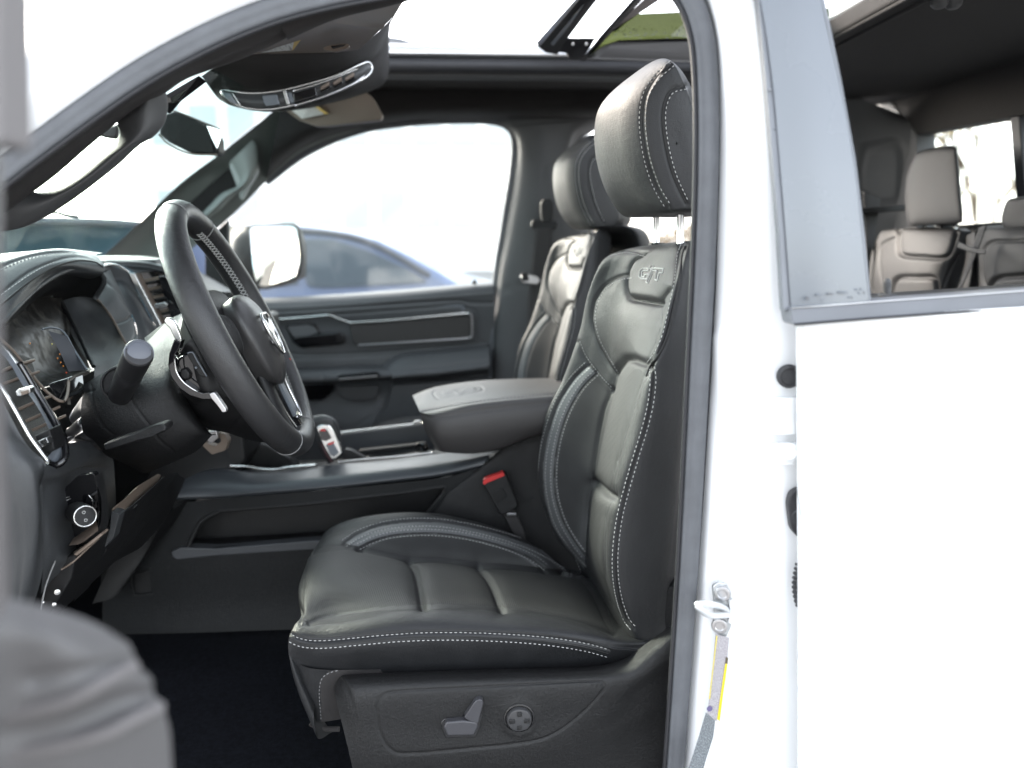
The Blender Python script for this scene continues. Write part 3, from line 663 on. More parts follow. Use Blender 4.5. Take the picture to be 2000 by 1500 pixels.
# ---------- painted roof side and windscreen pillar outside the seal
rs = []
for k in range(11, len(seal_px)):
    x, y, Y = seal_px[k]; a_, b_ = np.array(seal_px[k - 1][:2]), np.array(seal_px[min(k + 1, len(seal_px) - 1)][:2])
    t = (b_ - a_) / np.linalg.norm(b_ - a_); nrm = np.array([t[1], -t[0]])
    if nrm[1] > 0 and k > 11: nrm = -nrm
    if k <= 12: nrm = np.array([.1, -1.])
    rs.append([(x + nrm[0] * d, y + nrm[1] * d, Y + e) for d, e in ((-8, .012), (22, -.004), (34, -.014), (90, -.03), (150, -.02), (200, .05))])
rf = Sheet(rs, 140, 30); rf.done(); rf.parts([], ('roof_side', M['paint']), truck)

# ---------- cloth trim under the seal: roof rail and windscreen pillar with grab handle (driver side)
rl = Sheet([[(900, -60, .985), (900, -45, 1.0), (900, -30, 1.02), (900, -25, 1.06)],
            [(760, -14, .985), (760, 2, 1.0), (766, 10, 1.02), (772, 8, 1.06)],
            [(650, 8, .985), (655, 30, 1.0), (655, 38, 1.02), (652, 36, 1.06)],
            [(545, 42, .98), (556, 66, .99), (562, 78, 1.02), (560, 70, 1.06)]], 60, 30)
rl.done(); rl.parts([], ('roof_rail_trim', mat('ribbed_rail_cloth', (.030, .027, .027), .9, bump=.8, scale=260, kind='weave')), truck)
pl_up = [(548, 42), (520, 52), (450, 88), (360, 134), (270, 186), (190, 240), (110, 298), (30, 360), (-60, 430), (-160, 520)]
pl_lo = [(560, 66), (556, 76), (470, 116), (370, 152), (322, 182), (262, 214), (186, 262), (110, 312), (44, 356), (-60, 420)]
pt = Sheet([[(pl_up[k][0] - 5, pl_up[k][1] - 14, .95), (*pl_up[k], .965), (*mix(np.array(pl_up[k]), np.array(pl_lo[k]), .5), .985), (*pl_lo[k], 1.02), (pl_lo[k][0] - 4, pl_lo[k][1] - 6, 1.07)] for k in range(6)] +
           [[(pl_up[k][0] - 5, pl_up[k][1] - 14, .945), (*pl_up[k], .96), (*(np.array(pl_up[k]) + [6, 10]), .975), (*(np.array(pl_up[k]) + [13, 28]), 1.0), (*(np.array(pl_up[k]) + [16, 30]), 1.05)] for k in range(6, 10)], 120, 30)
pt.press([(556, 68), (470, 108), (366, 152), (262, 206), (186, 254), (60, 345)], .003, 3)
pt.done(); pt.parts([], ('pillar_cloth_trim', M['cloth']), truck)
# grab handle of the near windscreen pillar: a thick loop with a real opening
gh = part('grab_handle')
top_ = [(322, 178), (326, 205), (320, 240), (298, 268), (270, 285), (230, 322), (180, 362), (130, 398), (80, 428), (30, 446), (-40, 455), (-120, 470)]
inn_ = [(255, 212), (232, 236), (234, 262), (222, 282), (190, 310), (150, 342), (112, 366), (78, 376), (58, 370), (42, 358), (0, 330), (-60, 340)]
gs = Sheet([[(*top_[k], 1.05), (*mix(np.array(top_[k]), np.array(inn_[k]), .12), 1.03), (*mix(np.array(top_[k]), np.array(inn_[k]), .5), 1.015), (*mix(np.array(top_[k]), np.array(inn_[k]), .88), 1.03), (*inn_[k], 1.05), (*mix(np.array(top_[k]), np.array(inn_[k]), .5), 1.075)] for k in range(12)], 140, 48, cv=True)
gs.done(); gs.parts([], ('handle_grip', M['pillar']), gh)
root = Sheet([[(322, 180, 1.045), (290, 196, 1.045), (255, 212, 1.045)], [(326, 205, 1.04), (285, 235, 1.02), (232, 240, 1.04)], [(318, 244, 1.05), (280, 262, 1.03), (234, 264, 1.05)]], 20, 20).done()
root.parts([], ('handle_root', M['pillar']), gh)
plate('handle_screw_cover', [(186, 262), (232, 240), (226, 268), (205, 268)], 1.09, .01, M['pillar'], gh, .003)
plate('frit', [(320, 188, 1.12), (388, 148, 1.12), (402, 158, 1.13), (352, 196, 1.13), (330, 222, 1.12), (322, 215, 1.12)], 1.12, .004, M['gloss'], truck, 0)

# ---------- passenger side: pillars, roof rail, header trims (drawn as real thick frames)
far = 2.62
ap2 = Sheet([[(180, 520, 2.45), (205, 520, 2.5), (250, 520, 2.56), (330, 520, 2.6)], [(262, 445, 2.45), (292, 430, 2.5), (330, 440, 2.56), (420, 450, 2.6)], [(350, 360, 2.45), (385, 352, 2.5), (430, 375, 2.56), (475, 400, 2.6)],
             [(440, 292, 2.45), (470, 300, 2.5), (505, 318, 2.56), (530, 345, 2.6)], [(524, 225, 2.45), (555, 240, 2.5), (590, 262, 2.56), (604, 290, 2.6)], [(575, 180, 2.42), (620, 205, 2.48), (680, 225, 2.55), (720, 246, 2.6)]], 70, 40).done()
ap2.parts([], ('far_windscreen_pillar', mat('far_pillar_plastic', (.15, .165, .155), .55, bump=.3, scale=500)), truck)
h2 = part('grab_handle')
wl_ = [(350, 424), (362, 432), (388, 438), (420, 418), (452, 388), (484, 360), (504, 326), (503, 290), (494, 272)]
wi_ = [(352, 404), (368, 412), (390, 418), (408, 402), (432, 378), (462, 364), (466, 352), (454, 330), (447, 318)]
s_ = Sheet([[(*wl_[k], 2.47), (*mix(np.array(wl_[k]), np.array(wi_[k]), .5), 2.44), (*wi_[k], 2.47), (*mix(np.array(wl_[k]), np.array(wi_[k]), .5), 2.50)] for k in range(9)], 80, 24, cv=True).done()
s_.parts([], ('handle_grip', bpy.data.materials['far_pillar_plastic']), h2)
plate('handle_pad', [(447, 322, 2.46), (492, 282, 2.46), (500, 300, 2.46), (502, 335, 2.46), (480, 372, 2.46), (470, 392, 2.46), (462, 362, 2.46)], 2.45, .03, mat('handle_pad_grey', (.24, .26, .25), .5), h2, .006, 6)
plate('handle_recess', [(366, 400), (448, 326), (466, 354), (452, 370), (406, 408), (386, 420), (370, 414)], 2.505, .02, M['liner'], h2, .004, 8)
def band_frame(name, outer, inner, Y0, Y1, m, parent=truck, n=70):
    rows = [[(*a_, Y0), (*mix(np.array(a_), np.array(b_), .35), Y0 - .01), (*mix(np.array(a_), np.array(b_), .8), Y0 + .005), (*b_, Y1)] for a_, b_ in zip(outer, inner)]
    s = Sheet(rows, n, 16).done(); return s.parts([], (name, m), parent)
# roof rail above the passenger windows and the far b pillar
band_frame('far_roof_rail', [(560, 150), (680, 150), (760, 150), (880, 145), (1000, 142), (1150, 140), (1300, 140), (1500, 140), (1700, 170)],
           [(520, 352), (590, 292), (680, 258), (790, 240), (900, 236), (980, 238), (1120, 238), (1250, 225), (1420, 230)], 2.42, 2.62, M['liner'])
pil = Sheet([[(960, 230, 2.60), (1000, 228, 2.56), (1060, 225, 2.53), (1130, 225, 2.53), (1180, 228, 2.56), (1210, 230, 2.62)],
             [(1005, 270, 2.60), (1018, 268, 2.56), (1060, 265, 2.53), (1110, 265, 2.53), (1122, 268, 2.56), (1135, 275, 2.62)],
             [(1003, 340, 2.60), (1022, 340, 2.56), (1060, 340, 2.53), (1100, 340, 2.53), (1114, 340, 2.56), (1120, 345, 2.62)],
             [(985, 450, 2.60), (1006, 450, 2.56), (1050, 450, 2.53), (1110, 450, 2.53), (1140, 450, 2.56), (1160, 450, 2.62)],
             [(968, 560, 2.60), (986, 560, 2.56), (1040, 560, 2.53), (1110, 560, 2.53), (1150, 560, 2.56), (1170, 560, 2.62)],
             [(960, 740, 2.60), (975, 740, 2.56), (1040, 740, 2.53), (1120, 740, 2.53), (1160, 740, 2.56), (1180, 740, 2.62)],
             [(955, 1000, 2.60), (970, 1000, 2.56), (1040, 1000, 2.53), (1120, 1000, 2.53), (1160, 1000, 2.56), (1180, 1000, 2.62)]], 120, 50)
pil.press([(985, 565), (1060, 552), (1130, 548)], .004, 2.5).press([(1005, 245), (1060, 238), (1140, 234)], .003, 2.5)
pil.press([(1062, 330), (1070, 318), (1090, 318), (1095, 335), (1088, 470)], .003, 2.5).press([(1062, 330), (1058, 460)], .003, 2.5)
pil.done(); pil.parts([], ('far_b_pillar', M['pillar']), truck)
sweep('far_door_seal', crl(A([(520, 356, 2.61), (600, 298, 2.61), (700, 256, 2.61), (800, 240, 2.61), (900, 235, 2.61), (960, 237, 2.61), (992, 248, 2.61), (1004, 275, 2.61), (1000, 340, 2.61), (984, 440, 2.61), (968, 555, 2.61), (960, 740, 2.61)]), .02), .011, M['seal'], truck, n=10)
sweep('far_rear_seal', crl(A([(1320, 170, 2.61), (1240, 195, 2.61), (1180, 225, 2.61), (1145, 250, 2.61), (1125, 290, 2.61), (1122, 330, 2.61), (1135, 440, 2.61)]), .02), .012, M['seal'], truck, n=10)
# rear quarter and rear wall, with the back window
RX = P(1790, 262, 2.4)[0]
def RW(px, py, dx=0):      # on the cross-wise rear wall plane
    d = ray(px, py); return CAM + d * ((RX + dx) / d[0])
def rplate(name, px, th, m, parent=truck, dx=0, bev=.003, r=0):
    p = np.array(px, float)
    if r: p = rnd(p, r, 4)
    return poly(name, [RW(q[0], q[1], dx) for q in p], (th, 0, 0), m, parent, bev)
zt = lambda y: y
rplate('rear_wall_header', [(1700, 150), (1764, 225), (1790, 262), (1976, 228), (2100, 207), (2400, 160), (2700, 100), (2700, -100), (2200, -60)], .06, M['liner'])
rplate('rear_wall_side', [(1700, 150), (1700, 700), (1792, 620), (1790, 262)], .06, M['pillar'])
rplate('window_divider', [(1972, 229), (1990, 226), (2006, 420), (2000, 470), (1984, 470), (1986, 420)], .03, M['seal_dark'], bev=.004)
rplate('rear_wall_lower', [(1792, 445), (2000, 430), (2200, 415), (2700, 370), (2700, 900), (1792, 900)], .06, M['plastic'])
rplate('rear_window_glass', [(1785, 255), (2700, 90), (2700, 420), (1785, 455)], .004, M['glass'], dx=.03, bev=0)
qy = Sheet([[(1560, 180, 2.58), (1640, 180, 2.55), (1764, 225, 2.48)], [(1560, 300, 2.62), (1650, 300, 2.58), (1790, 262, 2.42)], [(1560, 420, 2.62), (1650, 420, 2.6), (1790, 420, 2.42)], [(1560, 640, 2.62), (1650, 640, 2.6), (1790, 640, 2.42)]], 50, 50)
qy.press([(1690, 290), (1755, 285), (1762, 370), (1745, 400), (1690, 395), (1680, 340), (1690, 290)], .01, 6)
qy.done(); qy.parts([], ('rear_quarter_trim', M['pillar']), truck)
plate('quarter_shelf', [(1660, 408, 2.3), (1790, 398, 2.3), (1790, 410, 2.3), (1662, 420, 2.3)], 2.3, .12, M['plastic2'], truck, .004)

# ---------- roof lining with the big sunroof opening (world-space slab)
ZR = 1.93
def slab(name, x0, x1, y0, y1, z0, z1, m, parent=truck, bev=.008): return box(name, ((x0 + x1) / 2, (y0 + y1) / 2, (z0 + z1) / 2), ((x1 - x0) / 2, (y1 - y0) / 2, (z1 - z0) / 2), m, parent, bev)
def onz(px, py, z): d = ray(px, py); return CAM + d * ((z - 1.5) / d[2])
q = onz(1690, 35, ZR); XS1 = q[0]; q2 = onz(1000, 133, ZR); YS1 = q2[1]; XS0 = -.28; YS0 = 1.22
slab('roof_lining', XS1, RX + .06, 1.0, 2.64, ZR, ZR + .04, M['liner'])
slab('roof_lining', XS0 - .25, XS1, YS1, 2.64, ZR - .005, ZR + .035, M['liner'])
slab('roof_lining', XS0 - .1, XS1, 1.0, YS0, ZR, ZR + .04, M['liner'])
slab('roof_lining', -.62, XS0, 1.0, YS1 + .05, ZR - .02, ZR + .03, M['liner'])
slab('roof_skin', -.62, RX + .1, YS1 + .03, 2.66, ZR + .05, ZR + .065, M['paint'])
slab('roof_skin', XS1 + .02, RX + .1, .99, YS1 + .05, ZR + .05, ZR + .065, M['paint'])
slab('roof_skin', -.62, XS1 + .02, .99, YS0 - .02, ZR + .05, ZR + .065, M['paint'])
# sunroof rails: far guide with bright edge, rear edge trim
for nm, z, y, r, m_ in (('sunroof_guide', ZR + .002, YS1 - .012, .016, 'seal_dark'), ('sunroof_guide', ZR + .03, YS1 - .02, .010, 'chrome2'), ('sunroof_trim', ZR - .012, YS1 + .022, .015, 'pillar')):
    sweep(nm, [(XS0, y, z), (0, y, z), (XS1, y, z)], r, M[m_], truck, n=14, ref=(0, 0, 1))
sweep('sunroof_trim', [(XS1 + .01, YS0, ZR), (XS1 + .01, 1.8, ZR), (XS1 + .01, YS1, ZR)], .005, M['liner'], truck, n=12, ref=(0, 0, 1))
sweep('sunroof_trim', [(XS1 + .05, YS0, ZR), (XS1 + .05, 1.8, ZR), (XS1 + .05, YS1, ZR)], .006, M['liner'], truck, n=12, ref=(0, 0, 1))
# raised sunroof panel: dark frame, glass tinted with its green reflection, hinge arm
sr = part('sunroof_panel')
def bar(name, px, w_, m, parent, Y=None):
    return sweep(name, crl(A(px, Y), .02) if len(px) > 2 else lin(A(px, Y), .05), w_, M[m], parent, n=10, ref=(0, 1, 0))
plate('front_rail', [(1050, 84, 2.02), (1128, -4, 1.78), (1210, -110, 1.5), (1250, -110, 1.5), (1166, -2, 1.78), (1106, 74, 2.0), (1092, 102, 2.05), (1068, 98, 2.05)], 2, .03, M['seal_dark'], sr, .006)
plate('front_rail_edge', [(1048, 82, 2.01), (1126, -4, 1.77), (1206, -110, 1.49), (1212, -110, 1.49), (1132, -2, 1.77), (1056, 88, 2.01)], 2, .01, M['chrome2'], sr, .001)
plate('inner_rail', [(1076, 84, 2.0), (1146, 0, 1.77), (1152, 0, 1.77), (1082, 88, 2.0)], 1.99, .01, M['glossgrey'], sr, .001)
plate('rear_rail', [(1136, 116, 2.06), (1176, 66, 1.95), (1240, -6, 1.76), (1320, -110, 1.5), (1334, -110, 1.5), (1256, -2, 1.76), (1190, 62, 1.95), (1146, 116, 2.06)], 2, .02, M['seal_dark'], sr, .004)
plate('lower_rail', [(1096, 74, 2.0), (1164, 74, 2.0), (1140, 112, 2.05), (1112, 112, 2.05), (1108, 100, 2.05), (1072, 96, 2.05)], 2, .02, M['seal_dark'], sr, .004, 3)
for x in (1119, 1145): lathe('rail_screw', P(x, 86, 1.985), (0, -1, -.3), [(.004, -.002), (.004, .002), (.001, .0025)], M['chrome2'], sr, n=12)
tint = glass('reflection_tinted_glass', (.20, .215, .125), .05, .02)  # green tint stands in for the greenery reflected in the raised panel
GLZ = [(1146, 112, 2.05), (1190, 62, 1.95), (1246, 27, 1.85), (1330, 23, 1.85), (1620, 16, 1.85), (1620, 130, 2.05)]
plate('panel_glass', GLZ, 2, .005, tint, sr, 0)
plate('dark_reflection_band', [(1146, 114, 2.04), (1180, 88, 1.98), (1210, 78, 1.96), (1300, 75, 1.96), (1620, 72, 1.96), (1620, 130, 2.04)], 2, .004, M['gloss'], sr, .001)  # black strip standing in for the dark foot of that reflection
plate('rail_reflection', [(1192, 62, 1.94), (1204, 60, 1.94), (1222, 44, 1.9), (1296, -6, 1.77), (1262, -6, 1.77)], 2, .006, mat('pink_grey_sheen', (.16, .13, .125), .5), sr, .001)  # pinkish plate stands in for the light reflected along the rail
rg0 = random.Random(4)
for k in range(46):
    x, y = rg0.uniform(1195, 1350), 75 - abs(rg0.gauss(0, 14)); plate('water_drop', [(x - 1.5, y), (x, y - 1.4), (x + 1.7, y), (x, y + 1.5)], 1.93, .002, M['gloss'], sr, 0)
# overhead wind deflector seen through the opening
sweep('wind_deflector', crl(A([(752, 78, 2.3), (785, 82, 2.3), (830, 98, 2.3), (860, 106, 2.3), (900, 116, 2.3)]), .02), .008, M['seal'], truck, n=8)
# roof details above the rear seats
for x, y in ((1835, 3), (1862, 4)): lathe('roof_hook', onz(x, y, ZR - .004), (0, 0, -1), [(.016, -.004), (.015, .006), (.009, .012), (.002, .013)], M['pillar'], truck, n=20, ref=(0, 1, 0))
lathe('speaker_grille', onz(1925, 212, ZR - .001), (0, 0, -1), [(.035, -.002), (.033, .006), (.005, .008)], M['pillar'], truck, n=28, ref=(0, 1, 0))

# ---------- windscreen and header
ws = [P(-420, 620, 1.02), P(360, 160, 1.02) + [.0, 0, .03], P(540, 205, 2.56), P(170, 520, 2.58)]
poly('windscreen', ws, (0, 0, .004), M['glass_shield'], truck, 0)
for a_, b_ in ((ws[1], ws[2]),):
    sweep('windscreen_header', [mix(a_, b_, .5) + [.01, 0, .03], mix(a_, b_, .75) + [.01, 0, .03], b_ + [.02, 0, .01]], .010, M['liner'], truck, n=12, ref=(0, 0, 1))

# ================================================================== DASHBOARD
dash = thing('dashboard', 'black dashboard with stitched instrument hood, chrome edged air vents and headlight knob', 'dashboard', P(60, 1150, 1.3) * [1, 1, 0] + [0, 0, .6])
def sheet(name, rows, nu, nv, m, parent, press=(), label=None, cv=False, out=None):
    s = Sheet(rows, nu, nv, cv=cv, out=out)
    for p, d, w_ in press: s.press(p, d, w_)
    s.done(); o = s.parts([], (name, m), parent)[0]
    if label: o['label'] = label
    return s
ds, dp = acc(), acc()
# instrument hood: soft brow
hood = sheet('instrument_hood', [
  [(-260, 540, 1.42), (-120, 510, 1.5), (20, 494, 1.56), (130, 488, 1.60), (200, 494, 1.63)],
  [(-260, 600, 1.20), (-120, 535, 1.26), (0, 502, 1.34), (100, 487, 1.44), (172, 489, 1.53), (200, 500, 1.58)][:1] + [(-140, 545, 1.24), (-10, 506, 1.33), (110, 486, 1.45), (188, 497, 1.56)],
  [(-260, 700, 1.10), (-140, 610, 1.16), (-5, 532, 1.27), (100, 495, 1.40), (199, 507, 1.53)],
  [(-240, 760, 1.06), (-120, 670, 1.12), (0, 590, 1.21), (100, 520, 1.36), (203, 518, 1.51)],
  [(-200, 800, 1.04), (-100, 715, 1.10), (0, 626, 1.18), (80, 551, 1.32), (140, 519, 1.42), (204, 530, 1.50)][:3] + [(105, 534, 1.37), (203, 532, 1.50)],
  [(-195, 806, 1.05), (-95, 722, 1.11), (4, 634, 1.19), (108, 541, 1.38), (198, 540, 1.51)],
  [(-190, 800, 1.10), (-90, 715, 1.16), (12, 628, 1.24), (112, 545, 1.43), (190, 552, 1.56)]], 160, 200, M['softdash'], dash,
  [([(-60, 560), (0, 522), (60, 500), (120, 492), (160, 494), (196, 506)], .002, 3), ([(-60, 618), (0, 574), (60, 530), (120, 506), (160, 502), (200, 512)], .0015, 3)])
for o in ([(-60, 566), (0, 528), (60, 504), (120, 495), (150, 496)], [(-60, 625), (0, 578), (40, 549), (80, 524), (110, 511)]):
    seam_stitch(hood, ds, o, dash=.006, gap=.003, r=.0009)
for o in ([(-60, 645), (0, 597), (60, 548), (110, 520), (150, 509), (185, 512), (201, 522)],): seam_pipe(hood, dp, o, .002)
sweep('hood_lip', crl(A([(-100, 726, 1.10), (0, 634, 1.18), (60, 573, 1.29), (105, 540, 1.37), (150, 524, 1.44), (185, 526, 1.49), (203, 540, 1.505), (202, 556, 1.51), (186, 582, 1.52)]), .01), .0045, M['softdash'], dash, n=10)
# inside of the hood (dark) and the cluster
sheet('hood_lining', [[(4, 634, 1.19), (60, 580, 1.30), (110, 544, 1.38), (160, 528, 1.46), (203, 542, 1.51)], [(10, 640, 1.26), (64, 590, 1.36), (116, 556, 1.44), (166, 545, 1.5), (200, 560, 1.53)],
  [(20, 648, 1.36), (50, 603, 1.45), (100, 588, 1.50), (140, 590, 1.54), (186, 584, 1.55)], [(24, 660, 1.42), (60, 640, 1.48), (110, 625, 1.54), (150, 630, 1.57), (180, 600, 1.58)]], 40, 50, M['plastic2'], dash)
scr = bpy.data.materials.new('cluster_screen'); scr.use_nodes = True
_n = scr.node_tree.nodes; _l = scr.node_tree.links; _b = _n['Principled BSDF']
_b.inputs['Base Color'].default_value = (.012, .012, .012, 1); _b.inputs['Roughness'].default_value = .4; _b.inputs['Coat Weight'].default_value = .0; _b.inputs['Specular IOR Level'].default_value = .25
_t = _n.new('ShaderNodeTexNoise'); _t.inputs['Scale'].default_value = 55; _t.inputs['Detail'].default_value = 8; _tc = _n.new('ShaderNodeTexCoord'); _l.new(_tc.outputs['Object'], _t.inputs['Vector'])
_r = _n.new('ShaderNodeMapRange'); _r.inputs[1].default_value = .45; _r.inputs[2].default_value = .75; _r.inputs[3].default_value = .35; _r.inputs[4].default_value = .7
_l.new(_t.outputs[0], _r.inputs[0]); _l.new(_r.outputs[0], _b.inputs['Roughness'])
_m = _n.new('ShaderNodeMix'); _m.data_type = 'RGBA'; _m.inputs[6].default_value = (.014, .013, .012, 1); _m.inputs[7].default_value = (.05, .045, .035, 1); _r2 = _n.new('ShaderNodeMapRange'); _r2.inputs[1].default_value = .5; _r2.inputs[2].default_value = .8
_l.new(_t.outputs[0], _r2.inputs[0]); _l.new(_r2.outputs[0], _m.inputs[0]); _l.new(_m.outputs[2], _b.inputs['Base Color'])
cl = part('instrument_cluster', dash)
sheet('cluster_screen', [[(-60, 640, 1.18), (24, 612, 1.30), (58, 582, 1.40), (120, 582, 1.50)], [(-20, 690, 1.17), (50, 660, 1.28), (100, 640, 1.38), (150, 640, 1.48)], [(40, 760, 1.16), (82, 730, 1.26), (120, 712, 1.36), (172, 708, 1.46)], [(88, 756, 1.15), (116, 748, 1.22), (150, 736, 1.32), (180, 722, 1.42)]], 30, 30, scr, cl)
for k, (x, y, c) in enumerate(((101, 672, 'y'), (116, 692, 'o'), (118, 708, 'o'), (123, 715, 'o'), (129, 728, 'r'), (58, 671, 'o'), (112, 700, 'o'))):
    mm = {'y': ((.35, .32, .08), (.5, .5, .2)), 'o': ((.4, .15, .02), (.9, .35, .05)), 'r': ((.4, .05, .02), (.9, .15, .05))}[c]
    nm = 'telltale_' + {'y': 'yellow', 'o': 'amber', 'r': 'red'}[c]
    m_ = bpy.data.materials.get(nm) or mat(nm, mm[0], .4, emit=mm[1], estr=.03)
    h_ = P(x, y, 1.25); plate('warning_light', [(x - 1.3, y - 1.2), (x + .8, y - 1.8), (x + 1.7, y + .8), (x, y + 1.8)], 1.262, .001, m_, cl, 0)
# recessed gauge ring, bright reflection ridge
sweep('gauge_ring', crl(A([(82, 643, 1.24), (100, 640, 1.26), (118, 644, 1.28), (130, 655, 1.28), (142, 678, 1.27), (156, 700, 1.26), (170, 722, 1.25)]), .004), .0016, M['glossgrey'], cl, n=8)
sheet('gauge_panel', [[(94, 646, 1.25), (130, 656, 1.27)], [(118, 690, 1.245), (150, 690, 1.265)], [(134, 726, 1.24), (170, 722, 1.26)]], 12, 12, mat('gauge_face', (.03, .033, .038), .3), cl)
# cluster side wall with its slim edge
sheet('cluster_side', [[(112, 590, 1.50), (150, 580, 1.53), (186, 582, 1.55)], [(128, 630, 1.46), (170, 620, 1.52), (214, 610, 1.54)], [(160, 690, 1.40), (200, 670, 1.48), (238, 656, 1.52)], [(182, 716, 1.36), (220, 700, 1.44), (252, 684, 1.48)], [(184, 740, 1.33), (225, 725, 1.40), (262, 710, 1.45)]], 50, 40, M['softdash'], dash)
sweep('cluster_bezel', crl(A([(118, 592, 1.49), (136, 620, 1.46), (156, 660, 1.43), (172, 695, 1.39), (183, 716, 1.36)]), .008), .0035, M['plastic2'], dash, n=8)
sweep('hood_edge', crl(A([(184, 580, 1.53), (202, 596, 1.53), (222, 626, 1.52), (240, 660, 1.5), (252, 682, 1.48)]), .006), .0022, M['visor'], dash, n=8)
# middle of the dash: stitched pad, wing, chrome strip, vent
sheet('dash_pad', [[(188, 584, 1.53), (200, 540, 1.6), (215, 525, 1.66)], [(206, 600, 1.525), (226, 575, 1.58), (232, 560, 1.63)], [(226, 632, 1.52), (246, 610, 1.57), (254, 600, 1.60)], [(240, 658, 1.5), (262, 645, 1.55), (264, 632, 1.58)], [(252, 684, 1.48), (272, 670, 1.53), (262, 660, 1.56)]], 60, 40, M['softdash'], dash,
  [([(226, 631), (244, 625), (260, 617)], .004, 2.5), ([(206, 550), (230, 568), (250, 600), (266, 636), (264, 656), (256, 672)], .002, 3)])
sheet('dash_wing', [[(202, 530, 1.63), (210, 518, 1.66), (252, 532, 1.70)], [(214, 545, 1.66), (236, 548, 1.68), (262, 556, 1.70)], [(240, 580, 1.63), (256, 575, 1.67), (278, 590, 1.70)], [(262, 625, 1.6), (282, 620, 1.65), (296, 625, 1.70)], [(268, 656, 1.57), (292, 648, 1.62), (314, 652, 1.69)], [(258, 690, 1.54), (296, 672, 1.6), (330, 690, 1.68)]], 80, 40, mat('dash_wing_satin', (.028, .030, .033), .5, bump=.25, scale=380, kind='leather'), dash, [([(236, 560), (262, 600), (280, 640), (290, 660)], -.004, 8)])
sweep('chrome_strip', crl(A([(200, 520, 1.64), (215, 517, 1.665), (232, 520, 1.685), (252, 532, 1.70)]), .004), .0035, M['chrome'], dash, n=8)
plate('chrome_strip', [(250, 534), (262, 533), (318, 640), (322, 650), (310, 650)], 1.695, .012, M['chrome'], dash, .002)
vent = part('air_vent', dash)
plate('vent_back', [(262, 534), (318, 528), (352, 600), (372, 680), (330, 690), (318, 640)], 1.76, .01, M['gloss'], vent, 0)
plate('vent_bezel', [(262, 533), (268, 535), (326, 646), (330, 690), (318, 652)], 1.70, .02, M['visor'], vent, .002)
for k, (x, y) in enumerate(((278, 553), (288, 569), (296, 585), (312, 612), (320, 628))):
    plate('louvre', [(x - 2, y), (x + 26, y - 6), (x + 28, y - 2), (x, y + 5)], 1.715, .03, M['plastic2'], vent, .001)
    plate('vent_gap_panel', [(x - 2, y - 6), (x + 34, y - 14), (x + 38, y - 3), (x + 2, y + 5)], 1.74, .004, M['visor'], vent, .001)
plate('vent_slider', [(300, 594), (322, 590), (327, 595), (326, 600), (304, 604), (300, 600)], 1.702, .012, M['chrome'], vent, .002)
plate('dash_top_pad', [(200, 508, 1.7), (300, 506, 1.75), (316, 530, 1.75), (264, 534, 1.70), (240, 520, 1.7), (204, 516, 1.66)], 1.7, .1, M['softdash'], dash, .006)
sheet('dash_top', [[(150, 500, 2.2), (330, 507, 2.3), (460, 570, 2.4)], [(190, 504, 1.75), (310, 512, 1.80), (420, 570, 1.9)], [(204, 516, 1.68), (316, 530, 1.74), (400, 570, 1.78)]], 30, 30, M['softdash'], dash)
plate('centre_screen', [(308, 540), (322, 538), (338, 560), (374, 640), (376, 700), (352, 690), (330, 610)], 1.72, .02, M['gloss'], dash, .002)
plate('screen_edge', [(338, 560), (344, 562), (388, 660), (384, 700), (374, 642)], 1.715, .02, M['chrome2'], dash, .001)
# centre stack down to the console, far from the light
plate('centre_stack', [(330, 640), (460, 640), (480, 900), (440, 960), (380, 980), (330, 900)], 1.74, .4, M['plastic2'], dash, .01)
sheet('lower_stack', [[(300, 700, 1.7), (420, 700, 1.8), (520, 760, 1.9)], [(300, 900, 1.62), (400, 900, 1.7), (470, 905, 1.75)], [(180, 1180, 1.60), (240, 1150, 1.6), (330, 1000, 1.62)]], 20, 20, M['plastic2'], dash)
# near end: long vent with chrome bows and grey band
lv = part('air_vent', dash)
sheet('vent_back', [[(-60, 660, 1.06), (60, 700, 1.22)], [(0, 800, 1.06), (90, 790, 1.20)], [(60, 900, 1.06), (116, 860, 1.18)], [(90, 930, 1.07), (120, 910, 1.15)]], 20, 12, M['plastic2'], lv)
def bow(name, pts, r, m, parent=lv, **k): return sweep(name, crl(A(pts), .004), r, m, parent, n=8, **k)
bow('chrome_bow', [(-60, 628, 1.06), (0, 676, 1.06), (40, 724, 1.065), (66, 772, 1.065), (88, 806, 1.055), (108, 838, 1.05)], .0034, M['chrome'])
bow('chrome_bow', [(-60, 650, .985), (0, 752, .985), (28, 800, .985), (56, 850, .985), (80, 884, .985), (94, 903, .985)], .0032, M['chrome'])
bow('bezel_edge', [(-60, 600, 1.12), (0, 660, 1.12), (30, 690, 1.12), (60, 730, 1.12), (90, 764, 1.11), (114, 782, 1.11), (126, 783, 1.12), (132, 768, 1.15), (134, 745, 1.18)], .0022, M['visor'])
sheet('grey_bow', [[(-50, 650, 1.04), (-30, 640, 1.05), (-20, 640, 1.055)], [(8, 696, 1.035), (24, 700, 1.045), (34, 720, 1.05)], [(44, 752, 1.035), (62, 762, 1.045), (72, 790, 1.05)], [(76, 800, 1.03), (90, 812, 1.04), (102, 836, 1.045)],
  [(96, 840, 1.02), (106, 842, 1.03), (114, 848, 1.035)], [(106, 872, 1.01), (114, 872, 1.02), (122, 874, 1.025)], [(92, 894, 1.0), (100, 902, 1.005), (112, 906, 1.01)]], 90, 14, M['glossgrey'], lv)
bow('gloss_bow', [(36, 708, 1.055), (70, 764, 1.058), (100, 812, 1.052), (118, 848, 1.04), (127, 876, 1.025), (124, 898, 1.01), (108, 909, 1.0), (94, 904, .99)], .005, M['gloss'])
